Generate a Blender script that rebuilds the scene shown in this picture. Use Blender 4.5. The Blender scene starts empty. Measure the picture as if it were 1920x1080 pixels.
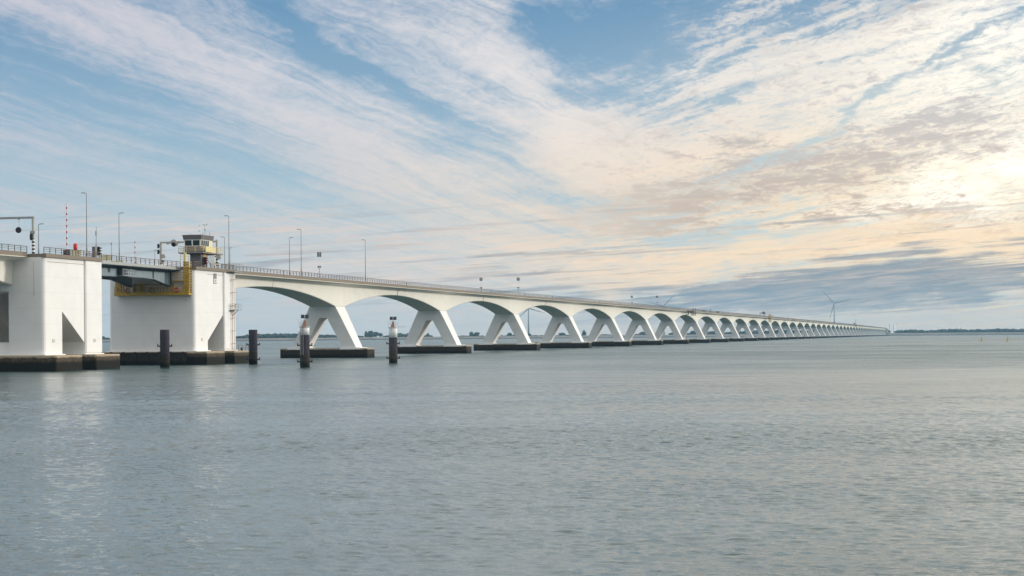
import bpy, bmesh, math, random
from mathutils import Vector, Matrix
import numpy as np
R = math.radians
random.seed(7)
scene = bpy.context.scene
COL = scene.collection

# ------------------------------------------------------------------ camera
# World frame: the bridge runs along +Y, its axis at X = 0; the camera stands on the shore to its right.
CAM = (145.1, 0.0, 5.0)
HEAD = math.atan(812 / 3514.0)          # heading, turned left of the bridge direction
ROLL = 0.0075
right = Vector((math.cos(HEAD), math.sin(HEAD), 0)); fwd = Vector((-math.sin(HEAD), math.cos(HEAD), 0)); up = Vector((0, 0, 1))
cr = right * math.cos(ROLL) - up * math.sin(ROLL); cu = up * math.cos(ROLL) + right * math.sin(ROLL)
m = Matrix((cr, cu, -fwd)).transposed().to_4x4(); m.translation = Vector(CAM)
cam_data = bpy.data.cameras.new('camera'); cam = bpy.data.objects.new('camera', cam_data); COL.objects.link(cam)
cam.matrix_world = m
cam_data.sensor_width = 36; cam_data.lens = 36 * 3514 / 1920.0
cam_data.shift_y = (629.1 - 540) / 1920.0
cam_data.clip_start = 0.5; cam_data.clip_end = 30000
scene.camera = cam

# ------------------------------------------------------------------ exposure, sun
scene.view_settings.view_transform = 'Standard'; scene.view_settings.look = 'None'
scene.view_settings.exposure = 0.14; scene.view_settings.gamma = 1.0
SUN_AZ, SUN_EL = R(62), R(13)           # azimuth from +Y towards +X
sd = Vector((math.sin(SUN_AZ) * math.cos(SUN_EL), math.cos(SUN_AZ) * math.cos(SUN_EL), math.sin(SUN_EL)))
sl = bpy.data.lights.new('sun', 'SUN'); sl.energy = 2.2; sl.angle = R(9); sl.color = (1.0, 0.93, 0.83)
so = bpy.data.objects.new('sun', sl); COL.objects.link(so); so.rotation_euler = sd.to_track_quat('Z', 'Y').to_euler()
so.location = (300, 300, 200)

# ------------------------------------------------------------------ world: sky with cirrus and altocumulus
def lin(c):
    return tuple(((v / 255.0) / 12.92 if v / 255.0 <= 0.04045 else ((v / 255.0 + 0.055) / 1.055) ** 2.4) for v in c)

world = bpy.data.worlds.new('World'); scene.world = world; world.use_nodes = True
wt = world.node_tree; wt.nodes.clear()

class NG:
    """small helper to write node maths"""
    def __init__(s, t): s.t = t
    def link(s, v, sock):
        if isinstance(v, bpy.types.NodeSocket): s.t.links.new(v, sock)
        elif isinstance(v, (int, float)): sock.default_value = v
        else:
            v = tuple(v)
            sock.default_value = v if len(v) == len(sock.default_value) else v + (1.0,)
    def M(s, op, a, b=None, c=None, clamp=False):
        n = s.t.nodes.new('ShaderNodeMath'); n.operation = op; n.use_clamp = clamp
        s.link(a, n.inputs[0])
        if b is not None: s.link(b, n.inputs[1])
        if c is not None: s.link(c, n.inputs[2])
        return n.outputs[0]
    def add(s, a, b): return s.M('ADD', a, b)
    def sub(s, a, b): return s.M('SUBTRACT', a, b)
    def mul(s, a, b): return s.M('MULTIPLY', a, b)
    def div(s, a, b): return s.M('DIVIDE', a, b)
    def mx(s, a, b): return s.M('MAXIMUM', a, b)
    def mn(s, a, b): return s.M('MINIMUM', a, b)
    def step(s, x, a, b, lo=0.0, hi=1.0, smooth=True):
        n = s.t.nodes.new('ShaderNodeMapRange'); n.interpolation_type = 'SMOOTHSTEP' if smooth else 'LINEAR'; n.clamp = True
        s.link(x, n.inputs[0]); n.inputs[1].default_value = a; n.inputs[2].default_value = b
        n.inputs[3].default_value = lo; n.inputs[4].default_value = hi
        return n.outputs[0]
    def vec(s, x, y, z):
        n = s.t.nodes.new('ShaderNodeCombineXYZ')
        s.link(x, n.inputs[0]); s.link(y, n.inputs[1]); s.link(z, n.inputs[2]); return n.outputs[0]
    def noise(s, v, scale, detail=4, rough=0.5, dist=0.0, color=False, lac=2.0):
        n = s.t.nodes.new('ShaderNodeTexNoise'); n.noise_dimensions = '3D'
        s.link(v, n.inputs['Vector']); n.inputs['Scale'].default_value = scale; n.inputs['Detail'].default_value = detail
        n.inputs['Roughness'].default_value = rough; n.inputs['Distortion'].default_value = dist
        n.inputs['Lacunarity'].default_value = lac
        return n.outputs['Color' if color else 'Fac']
    def mix(s, f, a, b):
        n = s.t.nodes.new('ShaderNodeMix'); n.data_type = 'RGBA'
        s.link(f, n.inputs[0]); s.link(a, n.inputs[6]); s.link(b, n.inputs[7]); return n.outputs[2]
    def ramp(s, f, stops):
        n = s.t.nodes.new('ShaderNodeValToRGB'); e = n.color_ramp.elements
        while len(e) < len(stops): e.new(0.5)
        for i, (p, c) in enumerate(stops): e[i].position = p; e[i].color = tuple(c) + (1.0,) if len(c) == 3 else c
        s.link(f, n.inputs[0]); return n.outputs[0]
    def sep(s, v):
        n = s.t.nodes.new('ShaderNodeSeparateXYZ'); s.link(v, n.inputs[0]); return n.outputs

def build_sky():
    g = NG(wt)
    tc = wt.nodes.new('ShaderNodeTexCoord')
    X, Y, Z = g.sep(tc.outputs['Generated'])
    fw = g.add(g.mul(X, -math.sin(HEAD)), g.mul(Y, math.cos(HEAD)))
    rt = g.add(g.mul(X, math.cos(HEAD)), g.mul(Y, math.sin(HEAD)))
    A = g.M('ARCTAN2', rt, fw)                              # azimuth from a fixed compass heading
    El = g.M('ABSOLUTE', g.M('ARCSINE', Z))                 # elevation
    U = g.add(g.mul(A, 3514), 960)                          # in units of 1/3514 rad
    V = g.sub(629, g.mul(El, 3514))
    k = g.div(1.0, g.add(El, 0.10))
    Qx = g.mul(A, k); Qy = k
    # slow warp of the placement coordinates so no cloud has a plain outline
    wv = g.noise(g.vec(g.mul(U, 0.0045), g.mul(V, 0.007), 3.1), 1.0, 5, 0.55, color=True)
    w1, w2, w3 = g.sep(wv)
    Uw = g.add(U, g.mul(g.sub(w1, 0.5), 260)); Vw = g.add(V, g.mul(g.sub(w2, 0.5), 130))

    def blob(cx, cy, rx, ry, ang=0):
        c, s_ = math.cos(R(ang)), math.sin(R(ang))
        dx = g.sub(Uw, cx); dy = g.sub(Vw, cy)
        a = g.mul(g.add(g.mul(dx, c), g.mul(dy, s_)), 1.0 / rx)
        b = g.mul(g.sub(g.mul(dy, c), g.mul(dx, s_)), 1.0 / ry)
        r2 = g.add(g.mul(a, a), g.mul(b, b))
        return g.M('POWER', 2.718, g.mul(r2, -1.0))
    def blobs(lst):
        t = None
        for (w, *a) in lst:
            v = g.mul(blob(*a), w); t = v if t is None else g.add(t, v)
        return t
    def streak(ang, sa, sc, seed, detail=5, rough=0.6, dist=0.6):
        c, s_ = math.cos(R(ang)), math.sin(R(ang))
        # bend the flow a little
        qx = g.add(Qx, g.mul(g.sub(w3, 0.5), 0.25))
        al = g.add(g.mul(qx, c), g.mul(Qy, s_)); ac = g.sub(g.mul(Qy, c), g.mul(qx, s_))
        return g.noise(g.vec(g.mul(al, sa), g.mul(ac, sc), seed), 1.0, detail, rough, dist)

    right_side = g.step(U, 900, 1350)
    # ---- clear sky: Nishita light, tinted to the hazy blue of the place
    sky = wt.nodes.new('ShaderNodeTexSky'); sky.sky_type = 'NISHITA'; sky.sun_disc = False
    sky.sun_elevation = SUN_EL; sky.sun_rotation = SUN_AZ; sky.altitude = 0; sky.dust_density = 1.5; sky.air_density = 1.0; sky.ozone_density = 2.0
    t = g.step(V, 625, -700, smooth=False)                  # 0 at the horizon
    clear = g.ramp(t, [(0.0, lin((190, 194, 194))), (0.06, lin((182, 192, 196))), (0.16, lin((164, 187, 198))), (0.30, lin((138, 167, 189))),
                       (0.46, lin((100, 140, 174))), (0.51, lin((130, 165, 190))), (0.60, lin((214, 228, 231))), (1.0, lin((226, 236, 237)))])
    warm = g.mul(g.step(U, 950, 1900), g.mul(g.step(V, 620, 520), g.step(V, -100, 380)))
    clear = g.mix(g.mul(warm, 0.75), clear, lin((224, 224, 208)))
    # ---- cirrus, left: veils running down to the right; right: rippled sheet running up to the right
    sL1 = streak(64, 0.36, 6.0, 1.7, 6, 0.62, 0.9)
    sL2 = streak(67, 0.75, 19.0, 9.2, 7, 0.64, 0.8)
    sR1 = streak(-58, 0.7, 6.0, 4.4, 6, 0.62, 0.9)
    sR2 = streak(-54, 2.6, 20.0, 7.7, 6, 0.66, 0.8)
    fine = g.noise(g.vec(g.mul(Qx, 30), g.mul(Qy, 14), 2.2), 1.0, 6, 0.68, 0.9)
    fq = g.add(g.mul(Qx, 0.80), g.mul(Qy, -0.35)); fr = g.add(g.mul(Qy, 0.85), g.mul(Qx, 0.45))
    fine2 = g.noise(g.vec(g.mul(fq, 8.0), g.mul(fr, 5.0), 6.2), 1.0, 7, 0.68, 0.6)
    fine3 = g.noise(g.vec(g.mul(fq, 3.2), g.mul(fr, 1.7), 1.2), 1.0, 6, 0.62, 0.8)
    left = g.sub(1.0, right_side)
    s1 = g.add(g.mul(sL1, left), g.mul(sR1, right_side))
    s2 = g.add(g.mul(sL2, left), g.mul(sR2, right_side))
    place = blobs([
        (0.40, 200, 50, 420, 42, 17), (0.36, 600, 235, 330, 45, 27), (0.26, 900, 350, 260, 34, 20),     # long veil from the top left
        (0.45, 960, 110, 260, 55, 62), (0.50, 1090, 265, 210, 62, 12), (0.16, 740, 40, 260, 30, 38),    # bright plume, top centre
        (0.18, 600, 300, 300, 30, 24), (0.10, 150, 330, 260, 40, 5), (0.22, 560, 470, 420, 60, 6),
        (0.40, 1620, 180, 520, 190, -12), (0.34, 1400, 330, 420, 90, -8), (0.4, 1850, 380, 300, 120, -10), (0.2, 1330, 130, 160, 60, -20),
        (-0.85, 570, 65, 180, 26, 35), (-0.75, 745, 170, 150, 22, 30), (-0.95, 1150, 75, 140, 66, 10), (-0.35, 960, 200, 110, 50, 30),
        (-0.60, 60, 140, 200, 60, 12), (-0.38, 330, 225, 220, 40, 15), (-0.6, 1130, 190, 120, 24, 5), (-0.5, 1040, 375, 140, 20, 8), (-0.3, 820, 330, 160, 18, 15), (-0.25, 450, 330, 200, 40, 14),
        (-0.5, 1330, 215, 90, 12, -25), (-0.45, 1420, 330, 170, 14, -18), (-0.5, 1640, 190, 220, 9, -32), (-0.55, 1830, 95, 130, 9, -32), (-0.55, 1500, 455, 220, 18, -4), (-0.4, 1250, 460, 200, 16, -3), (-0.35, 1380, 130, 120, 12, -30),
    ])
    dens = g.add(g.add(g.mul(g.sub(s1, 0.5), 1.8), g.mul(g.sub(s2, 0.5), 1.25)), g.add(g.mul(g.sub(fine, 0.5), g.add(0.85, g.mul(right_side, 0.55))), g.add(g.mul(g.sub(fine2, 0.5), g.add(0.70, g.mul(right_side, 0.70))), g.add(g.mul(g.sub(fine3, 0.5), 0.9), g.add(place, 0.28)))))
    low = g.step(V, 330, 520); dens = g.add(dens, g.mul(low, 0.10)); dens = g.add(dens, g.mul(left, 0.08))
    high = g.step(V, 0, -600); dens = g.add(dens, g.mul(high, 0.40))
    cov = g.add(g.mul(g.step(dens, -0.30, 1.22), g.sub(1.0, g.mul(right_side, 0.65))), g.mul(g.step(dens, 0.10, 0.75), g.mul(right_side, 0.65)))
    # ---- cloud colour: greyish pink to the left, cream to the right, white towards the sun, tan undersides
    ccol = g.ramp(g.step(U, 100, 1900, smooth=False), [(0.0, lin((200, 196, 203))), (0.35, lin((216, 211, 212))), (0.55, lin((234, 225, 219))), (0.8, lin((237, 226, 212))), (1.0, lin((250, 237, 218)))])
    ccol = g.mix(g.mul(g.step(V, 120, 420), 0.90), ccol, g.ramp(g.step(U, 100, 1900, smooth=False), [(0.0, lin((188, 189, 194))), (0.3, lin((210, 200, 195))), (0.5, lin((230, 211, 192))), (0.75, lin((250, 219, 180))), (1.0, lin((255, 227, 182)))]))
    glow = blobs([(1.0, 1900, 120, 270, 170, -20), (0.8, 1880, 330, 260, 60, -15), (0.5, 1750, 420, 300, 40, -8)])
    glow = g.mul(glow, g.step(g.add(fine2, fine3), 0.75, 1.2, 0.45, 1.0))
    ccol = g.mix(g.M('MULTIPLY', glow, 1.0, clamp=True), ccol, (1.26, 1.16, 0.99))
    shade_place = blobs([(0.48, 1780, 255, 340, 50, -14), (0.50, 1400, 370, 420, 46, -10), (0.36, 1800, 430, 260, 28, -7), (0.35, 1150, 430, 260, 34, -6), (0.22, 1500, 290, 260, 40, -14), (-0.4, 1870, 330, 120, 26, -12), (0.10, 1500, 150, 300, 100, -20)])
    sh = g.add(g.add(shade_place, g.mul(g.sub(sR2, 0.5), 1.2)), g.add(g.mul(g.sub(fine, 0.5), 1.9), g.add(g.mul(g.sub(fine3, 0.5), 2.0), g.mul(g.sub(fine2, 0.5), 3.2))))
    sh = g.mul(g.step(sh, -0.05, 0.95), g.step(U, 850, 1400))
    ccol = g.mix(g.mul(sh, 0.88), ccol, g.ramp(g.step(V, 150, 480), [(0.0, lin((186, 180, 180))), (1.0, lin((184, 160, 142)))]))
    thin = g.mul(g.step(g.add(g.mul(g.sub(fine, 0.5), 1.3), g.mul(g.sub(fine2, 0.5), -1.0)), -0.02, 0.36), right_side)
    ccol = g.mix(g.mul(thin, 0.70), ccol, g.mix(g.step(V, 150, 420), lin((196, 200, 206)), lin((206, 192, 178))))
    lsh = g.mul(g.step(g.add(g.sub(fine2, 0.5), g.sub(s2, 0.5)), 0.0, 0.5), g.step(U, 1300, 700))
    ccol = g.mix(g.mul(lsh, 0.35), ccol, lin((172, 178, 190)))
    col = g.mix(g.mul(cov, 0.93), clear, ccol)
    # ---- low bands over the horizon
    lowstreak = g.noise(g.vec(g.mul(U, 0.0035), g.mul(g.add(V, g.mul(U, 0.05)), 0.045), 5.0), 1.0, 7, 0.66, 0.5)
    lowfine = g.noise(g.vec(g.mul(U, 0.010), g.mul(g.add(V, g.mul(U, 0.09)), 0.13), 8.0), 1.0, 6, 0.64, 0.5)
    thinl = g.noise(g.vec(g.mul(U, 0.0024), g.mul(g.add(V, g.mul(U, 0.06)), 0.085), 15.0), 1.0, 6, 0.58, 0.35)
    ln = g.add(g.mul(g.sub(lowstreak, 0.5), 2.4), g.mul(g.sub(lowfine, 0.5), 2.2))
    peach = blobs([(0.65, 1250, 510, 330, 30, -7), (0.50, 1650, 460, 380, 28, -6), (0.4, 950, 500, 260, 34, -3), (0.35, 640, 505, 240, 30, -2), (0.55, 1820, 470, 200, 40, -8), (0.3, 1000, 450, 300, 40, 0), (0.4, 1600, 520, 300, 40, -6)])
    col = g.mix(g.mul(g.mul(g.step(g.add(peach, ln), 0.05, 0.95), 0.72), g.step(V, 330, 450)), col, g.mix(g.step(U, 600, 1300), lin((226, 206, 192)), lin((254, 221, 181))))
    grey = blobs([(0.95, 1800, 540, 460, 34, -5), (0.75, 1500, 560, 380, 24, -3), (0.50, 1780, 498, 330, 20, -8), (0.45, 1560, 508, 190, 12, -8), (0.45, 1330, 560, 240, 26, -3), (0.3, 960, 545, 160, 14, 0), (0.40, 1020, 505, 130, 9, -6), (0.2, 600, 520, 500, 40, 0)])
    gf = g.step(g.add(grey, g.add(g.mul(ln, 0.7), g.mul(g.sub(thinl, 0.5), 3.2))), 0.12, 0.85)
    gcol = g.mix(g.step(lowfine, 0.35, 0.70), lin((106, 123, 142)), lin((164, 160, 160)))
    col = g.mix(g.mul(g.mul(gf, 0.85), g.step(V, 340, 460)), col, gcol)
    pink = g.mul(g.step(g.add(ln, blobs([(0.4, 1900, 585, 200, 20, -2), (0.5, 560, 575, 260, 22, 0), (0.30, 700, 430, 380, 60, 0), (0.05, 150, 430, 300, 60, 0)])), 0.1, 0.9), g.step(V, 340, 440))
    col = g.mix(g.mul(pink, 0.6), col, lin((216, 198, 188)))
    haze_f = g.mul(g.step(V, 555, 626), g.add(0.75, g.mul(ln, 0.4)))
    col = g.mix(haze_f, col, g.mix(g.step(U, 200, 1700), lin((188, 191, 193)), lin((197, 194, 189))))
    # ---- most of the light comes from the clouds; the clear part carries the Nishita light
    up_f = g.step(El, 0.25, 0.9)
    col = g.mix(up_f, col, g.mix(cov, lin((224, 234, 236)), lin((246, 246, 243))))
    gain = wt.nodes.new('ShaderNodeVectorMath'); gain.operation = 'SCALE'; g.link(col, gain.inputs[0]); g.link(g.step(El, 0.175, 0.27, 10.9, 13.2), gain.inputs[3])
    mixn = g.mix(0.06, gain.outputs[0], sky.outputs[0])
    bg = wt.nodes.new('ShaderNodeBackground'); bg.inputs[1].default_value = 0.1
    wt.links.new(mixn, bg.inputs[0])
    out = wt.nodes.new('ShaderNodeOutputWorld'); wt.links.new(bg.outputs[0], out.inputs[0])
build_sky()
world.cycles.sampling_method = 'MANUAL'; world.cycles.sample_map_resolution = 1024
# ------------------------------------------------------------------ materials
def mat(name, color, rough=0.6, metal=0.0, var=0.12, scale=1.5, detail=5, bump=0.0, coat=0.0):
    """plain procedural material: colour with noise mottling"""
    m = bpy.data.materials.new(name); m.use_nodes = True
    t = m.node_tree; g = NG(t); b = t.nodes['Principled BSDF']
    tc = t.nodes.new('ShaderNodeTexCoord').outputs['Object']
    n = g.noise(tc, scale, detail, 0.6)
    c0 = tuple(v * (1 - var) for v in color); c1 = tuple(min(1, v * (1 + var)) for v in color)
    g.link(g.mix(g.step(n, 0.3, 0.7), c0, c1), b.inputs['Base Color'])
    b.inputs['Roughness'].default_value = rough; b.inputs['Metallic'].default_value = metal
    if bump:
        bn = t.nodes.new('ShaderNodeBump'); bn.inputs['Strength'].default_value = bump; bn.inputs['Distance'].default_value = 0.02
        g.link(n, bn.inputs['Height']); t.links.new(bn.outputs[0], b.inputs['Normal'])
    return m

def concrete(name, color, stain=(0.30, 0.27, 0.22), amount=0.35, joints=2.45, rough=0.75):
    """painted concrete: faint pour lines, vertical run-off streaks, mottling"""
    m = bpy.data.materials.new(name); m.use_nodes = True
    t = m.node_tree; g = NG(t); b = t.nodes['Principled BSDF']
    X, Y, Z = g.sep(t.nodes.new('ShaderNodeTexCoord').outputs['Object'])
    rnd = t.nodes.new('ShaderNodeObjectInfo').outputs['Random']; X = g.add(X, g.mul(rnd, 170.0)); Y = g.add(Y, g.mul(rnd, 90.0))
    mott = g.noise(g.vec(X, Y, Z), 0.35, 6, 0.6)
    run = g.noise(g.vec(g.mul(X, 1.1), g.mul(Y, 1.1), g.mul(Z, 0.06)), 1.0, 5, 0.65)
    patch = g.noise(g.vec(X, Y, g.mul(Z, 0.5)), 0.16, 3, 0.5)
    line = g.M('LESS_THAN', g.M('FRACT', g.div(Z, joints)), 0.022)
    f = g.mul(g.mul(g.step(run, 0.50, 0.80), g.step(patch, 0.42, 0.68)), amount)
    c = g.mix(g.step(mott, 0.3, 0.7), tuple(v * 0.965 for v in color), tuple(min(1, v * 1.03) for v in color))
    c = g.mix(f, c, stain)
    c = g.mix(g.mul(line, 0.16), c, (0.2, 0.19, 0.17))
    rust = g.noise(g.vec(g.mul(X, 2.3), g.mul(Y, 2.3), g.mul(Z, 0.10)), 1.0, 3, 0.5)
    c = g.mix(g.mul(g.mul(g.step(rust, 0.70, 0.80), g.step(patch, 0.50, 0.62)), 0.45), c, (0.38, 0.24, 0.13))
    g.link(c, b.inputs['Base Color']); b.inputs['Roughness'].default_value = rough
    bn = t.nodes.new('ShaderNodeBump'); bn.inputs['Strength'].default_value = 0.25; bn.inputs['Distance'].default_value = 0.01
    g.link(g.noise(g.vec(X, Y, Z), 3.0, 6, 0.6), bn.inputs['Height']); t.links.new(bn.outputs[0], b.inputs['Normal'])
    return m

def tidal(name, top, mid, low, z_mid=1.8, z_low=0.75):
    """footing concrete: bare top, weed-dark tidal zone with a ragged edge, black at the water"""
    m = bpy.data.materials.new(name); m.use_nodes = True
    t = m.node_tree; g = NG(t); b = t.nodes['Principled BSDF']
    X, Y, Z = g.sep(t.nodes.new('ShaderNodeTexCoord').outputs['Object'])
    n = g.noise(g.vec(X, Y, g.mul(Z, 0.7)), 0.7, 6, 0.65); n2 = g.noise(g.vec(X, Y, Z), 3.5, 5, 0.65)
    z = g.add(Z, g.add(g.mul(g.sub(n, 0.5), 0.9), g.mul(g.sub(n2, 0.5), 0.5)))
    c = g.mix(g.step(n2, 0.3, 0.7), tuple(v * 0.75 for v in top), tuple(v * 1.2 for v in top))
    d = g.mix(g.step(n2, 0.35, 0.7), tuple(v * 0.55 for v in mid), tuple(v * 1.35 for v in mid))
    c = g.mix(g.step(g.add(g.mul(z, 0.6), g.mul(Z, 0.4)), z_mid - 0.10, z_mid + 0.10), d, c)
    c = g.mix(g.step(z, z_low - 0.25, z_low + 0.3), low, c)
    b.inputs['Specular IOR Level'].default_value = 0.15
    g.link(c, b.inputs['Base Color']); b.inputs['Roughness'].default_value = 0.8
    bn = t.nodes.new('ShaderNodeBump'); bn.inputs['Strength'].default_value = 0.6; bn.inputs['Distance'].default_value = 0.06
    g.link(n2, bn.inputs['Height']); t.links.new(bn.outputs[0], b.inputs['Normal'])
    return m

def striped(name, c0, c1, pitch, duty=0.5, axis=2, rough=0.5):
    m = bpy.data.materials.new(name); m.use_nodes = True
    t = m.node_tree; g = NG(t); b = t.nodes['Principled BSDF']
    o = g.sep(t.nodes.new('ShaderNodeTexCoord').outputs['Object'])
    f = g.M('LESS_THAN', g.M('FRACT', g.div(g.add(o[axis], 100.0), pitch)), duty)
    g.link(g.mix(f, c0, c1), b.inputs['Base Color']); b.inputs['Roughness'].default_value = rough
    return m

MT = {
    'white': concrete('white_painted_concrete', (0.75, 0.745, 0.735), amount=0.12),
    'girder': concrete('cream_painted_concrete', (0.73, 0.71, 0.65), amount=0.24, joints=50),
    'white_clean': concrete('white_plinth_paint', (0.78, 0.77, 0.74), amount=0.15, joints=50),
    'edge': concrete('weathered_edge_concrete', (0.195, 0.160, 0.125), (0.085, 0.07, 0.055), 0.8, 50),
    'lip': mat('pale_concrete_lip', (0.60, 0.57, 0.49), 0.8),
    'footing': tidal('footing_concrete', (0.36, 0.31, 0.24), (0.040, 0.031, 0.022), (0.010, 0.010, 0.009), 1.95, 0.7),
    'footing2': tidal('bascule_footing_concrete', (0.36, 0.29, 0.21), (0.082, 0.063, 0.044), (0.012, 0.011, 0.008), 2.1, 1.45),
    'fender': tidal('black_fender', (0.02, 0.018, 0.016), (0.03, 0.027, 0.022), (0.006, 0.006, 0.006), 2.3, 0.7),
    'asphalt': mat('asphalt', (0.05, 0.05, 0.052), 0.9, var=0.2, scale=4),
    'rail': mat('brown_railing_steel', (0.13, 0.105, 0.09), 0.7, 0.2),
    'steelblue': mat('blue_grey_painted_steel', (0.20, 0.26, 0.30), 0.5, 0.0, 0.10, 0.6),
    'steeldark': mat('dark_blue_painted_steel', (0.035, 0.055, 0.075), 0.5),
    'greysteel': mat('galvanised_steel', (0.33, 0.34, 0.34), 0.5, 0.5, 0.08),
    'pole': mat('lamp_pole_steel', (0.20, 0.20, 0.20), 0.5, 0.4, 0.05),
    'beige': mat('beige_painted_steel', (0.42, 0.40, 0.35), 0.55),
    'black': mat('matt_black_paint', (0.012, 0.013, 0.016), 0.6),
    'slate': mat('slate_cladding', (0.125, 0.118, 0.124), 0.65, var=0.08),
    'taupe': mat('taupe_cladding', (0.19, 0.165, 0.155), 0.65, var=0.08),
    'creamwall': mat('cream_wall_panel', (0.70, 0.64, 0.47), 0.6, var=0.06),
    'frame': mat('white_window_frame', (0.75, 0.75, 0.73), 0.5, var=0.03),
    'glass': mat('dark_window_glass', (0.010, 0.020, 0.026), 0.06, var=0.2),
    'yellow': mat('yellow_painted_steel', (0.44, 0.27, 0.018), 0.5, var=0.18, scale=2.5),
    'yellowpale': mat('pale_yellow_steel', (0.68, 0.57, 0.27), 0.55, var=0.12),
    'red': mat('red_plastic', (0.55, 0.02, 0.03), 0.4, var=0.1),
    'redring': mat('faded_red_ring', (0.42, 0.05, 0.03), 0.6, var=0.2),
    'rust': mat('rusty_brown_steel', (0.30, 0.15, 0.08), 0.75, var=0.35, scale=3),
    'pile': tidal('steel_pile', (0.040, 0.036, 0.048), (0.040, 0.033, 0.026), (0.010, 0.010, 0.008), 2.2, 0.8),
    'whitepaint': mat('white_marker_paint', (0.80, 0.80, 0.80), 0.5, var=0.04),
    'solar': mat('solar_panel_glass', (0.012, 0.016, 0.03), 0.2, var=0.3, scale=4),
    'thinrail': mat('light_grey_rail', (0.45, 0.46, 0.47), 0.5),
    'panel': mat('grey_sign_back', (0.20, 0.20, 0.19), 0.6),
    'ladder': mat('faded_brown_ladder_paint', (0.36, 0.27, 0.22), 0.6),
    'plate': mat('faded_plate', (0.50, 0.49, 0.47), 0.6),
    'bw': striped('black_white_bands', (0.78, 0.78, 0.76), (0.015, 0.015, 0.018), 0.56),
    'rw': striped('red_white_bands', (0.82, 0.80, 0.80), (0.50, 0.025, 0.045), 0.98, 0.36),
    'turbine': mat('turbine_paint', (0.24, 0.27, 0.30), 0.5, var=0.03),
    'bark': mat('bark', (0.10, 0.075, 0.05), 0.9),
    'gull': mat('gull_feathers', (0.78, 0.78, 0.78), 0.8, var=0.05), 'gullwing': mat('gull_wing', (0.35, 0.37, 0.40), 0.8),
    'tower': mat('pale_tower_wall', (0.88, 0.88, 0.89), 0.7, var=0.04, scale=0.05),
    'carred': mat('dark_car_paint', (0.03, 0.035, 0.04), 0.3), 'carsilver': mat('grey_car_paint', (0.16, 0.16, 0.17), 0.35),
    'tyre': mat('tyre_rubber', (0.02, 0.02, 0.02), 0.85),
}
def foliage(name, c0, c1):
    m = bpy.data.materials.new(name); m.use_nodes = True
    t = m.node_tree; g = NG(t); b = t.nodes['Principled BSDF']
    o = t.nodes.new('ShaderNodeTexCoord').outputs['Object']
    n = g.add(g.mul(g.noise(o, 0.16, 3, 0.5), 0.6), g.mul(g.noise(o, 0.9, 4, 0.6), 0.4))
    g.link(g.mix(g.step(n, 0.35, 0.65), c0, c1), b.inputs['Base Color']); b.inputs['Roughness'].default_value = 0.8
    return m
MT['leaf'] = foliage('dark_foliage', (0.012, 0.022, 0.014), (0.032, 0.048, 0.022))
MT['leaf2'] = foliage('mid_foliage', (0.018, 0.030, 0.016), (0.042, 0.060, 0.028))

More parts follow.
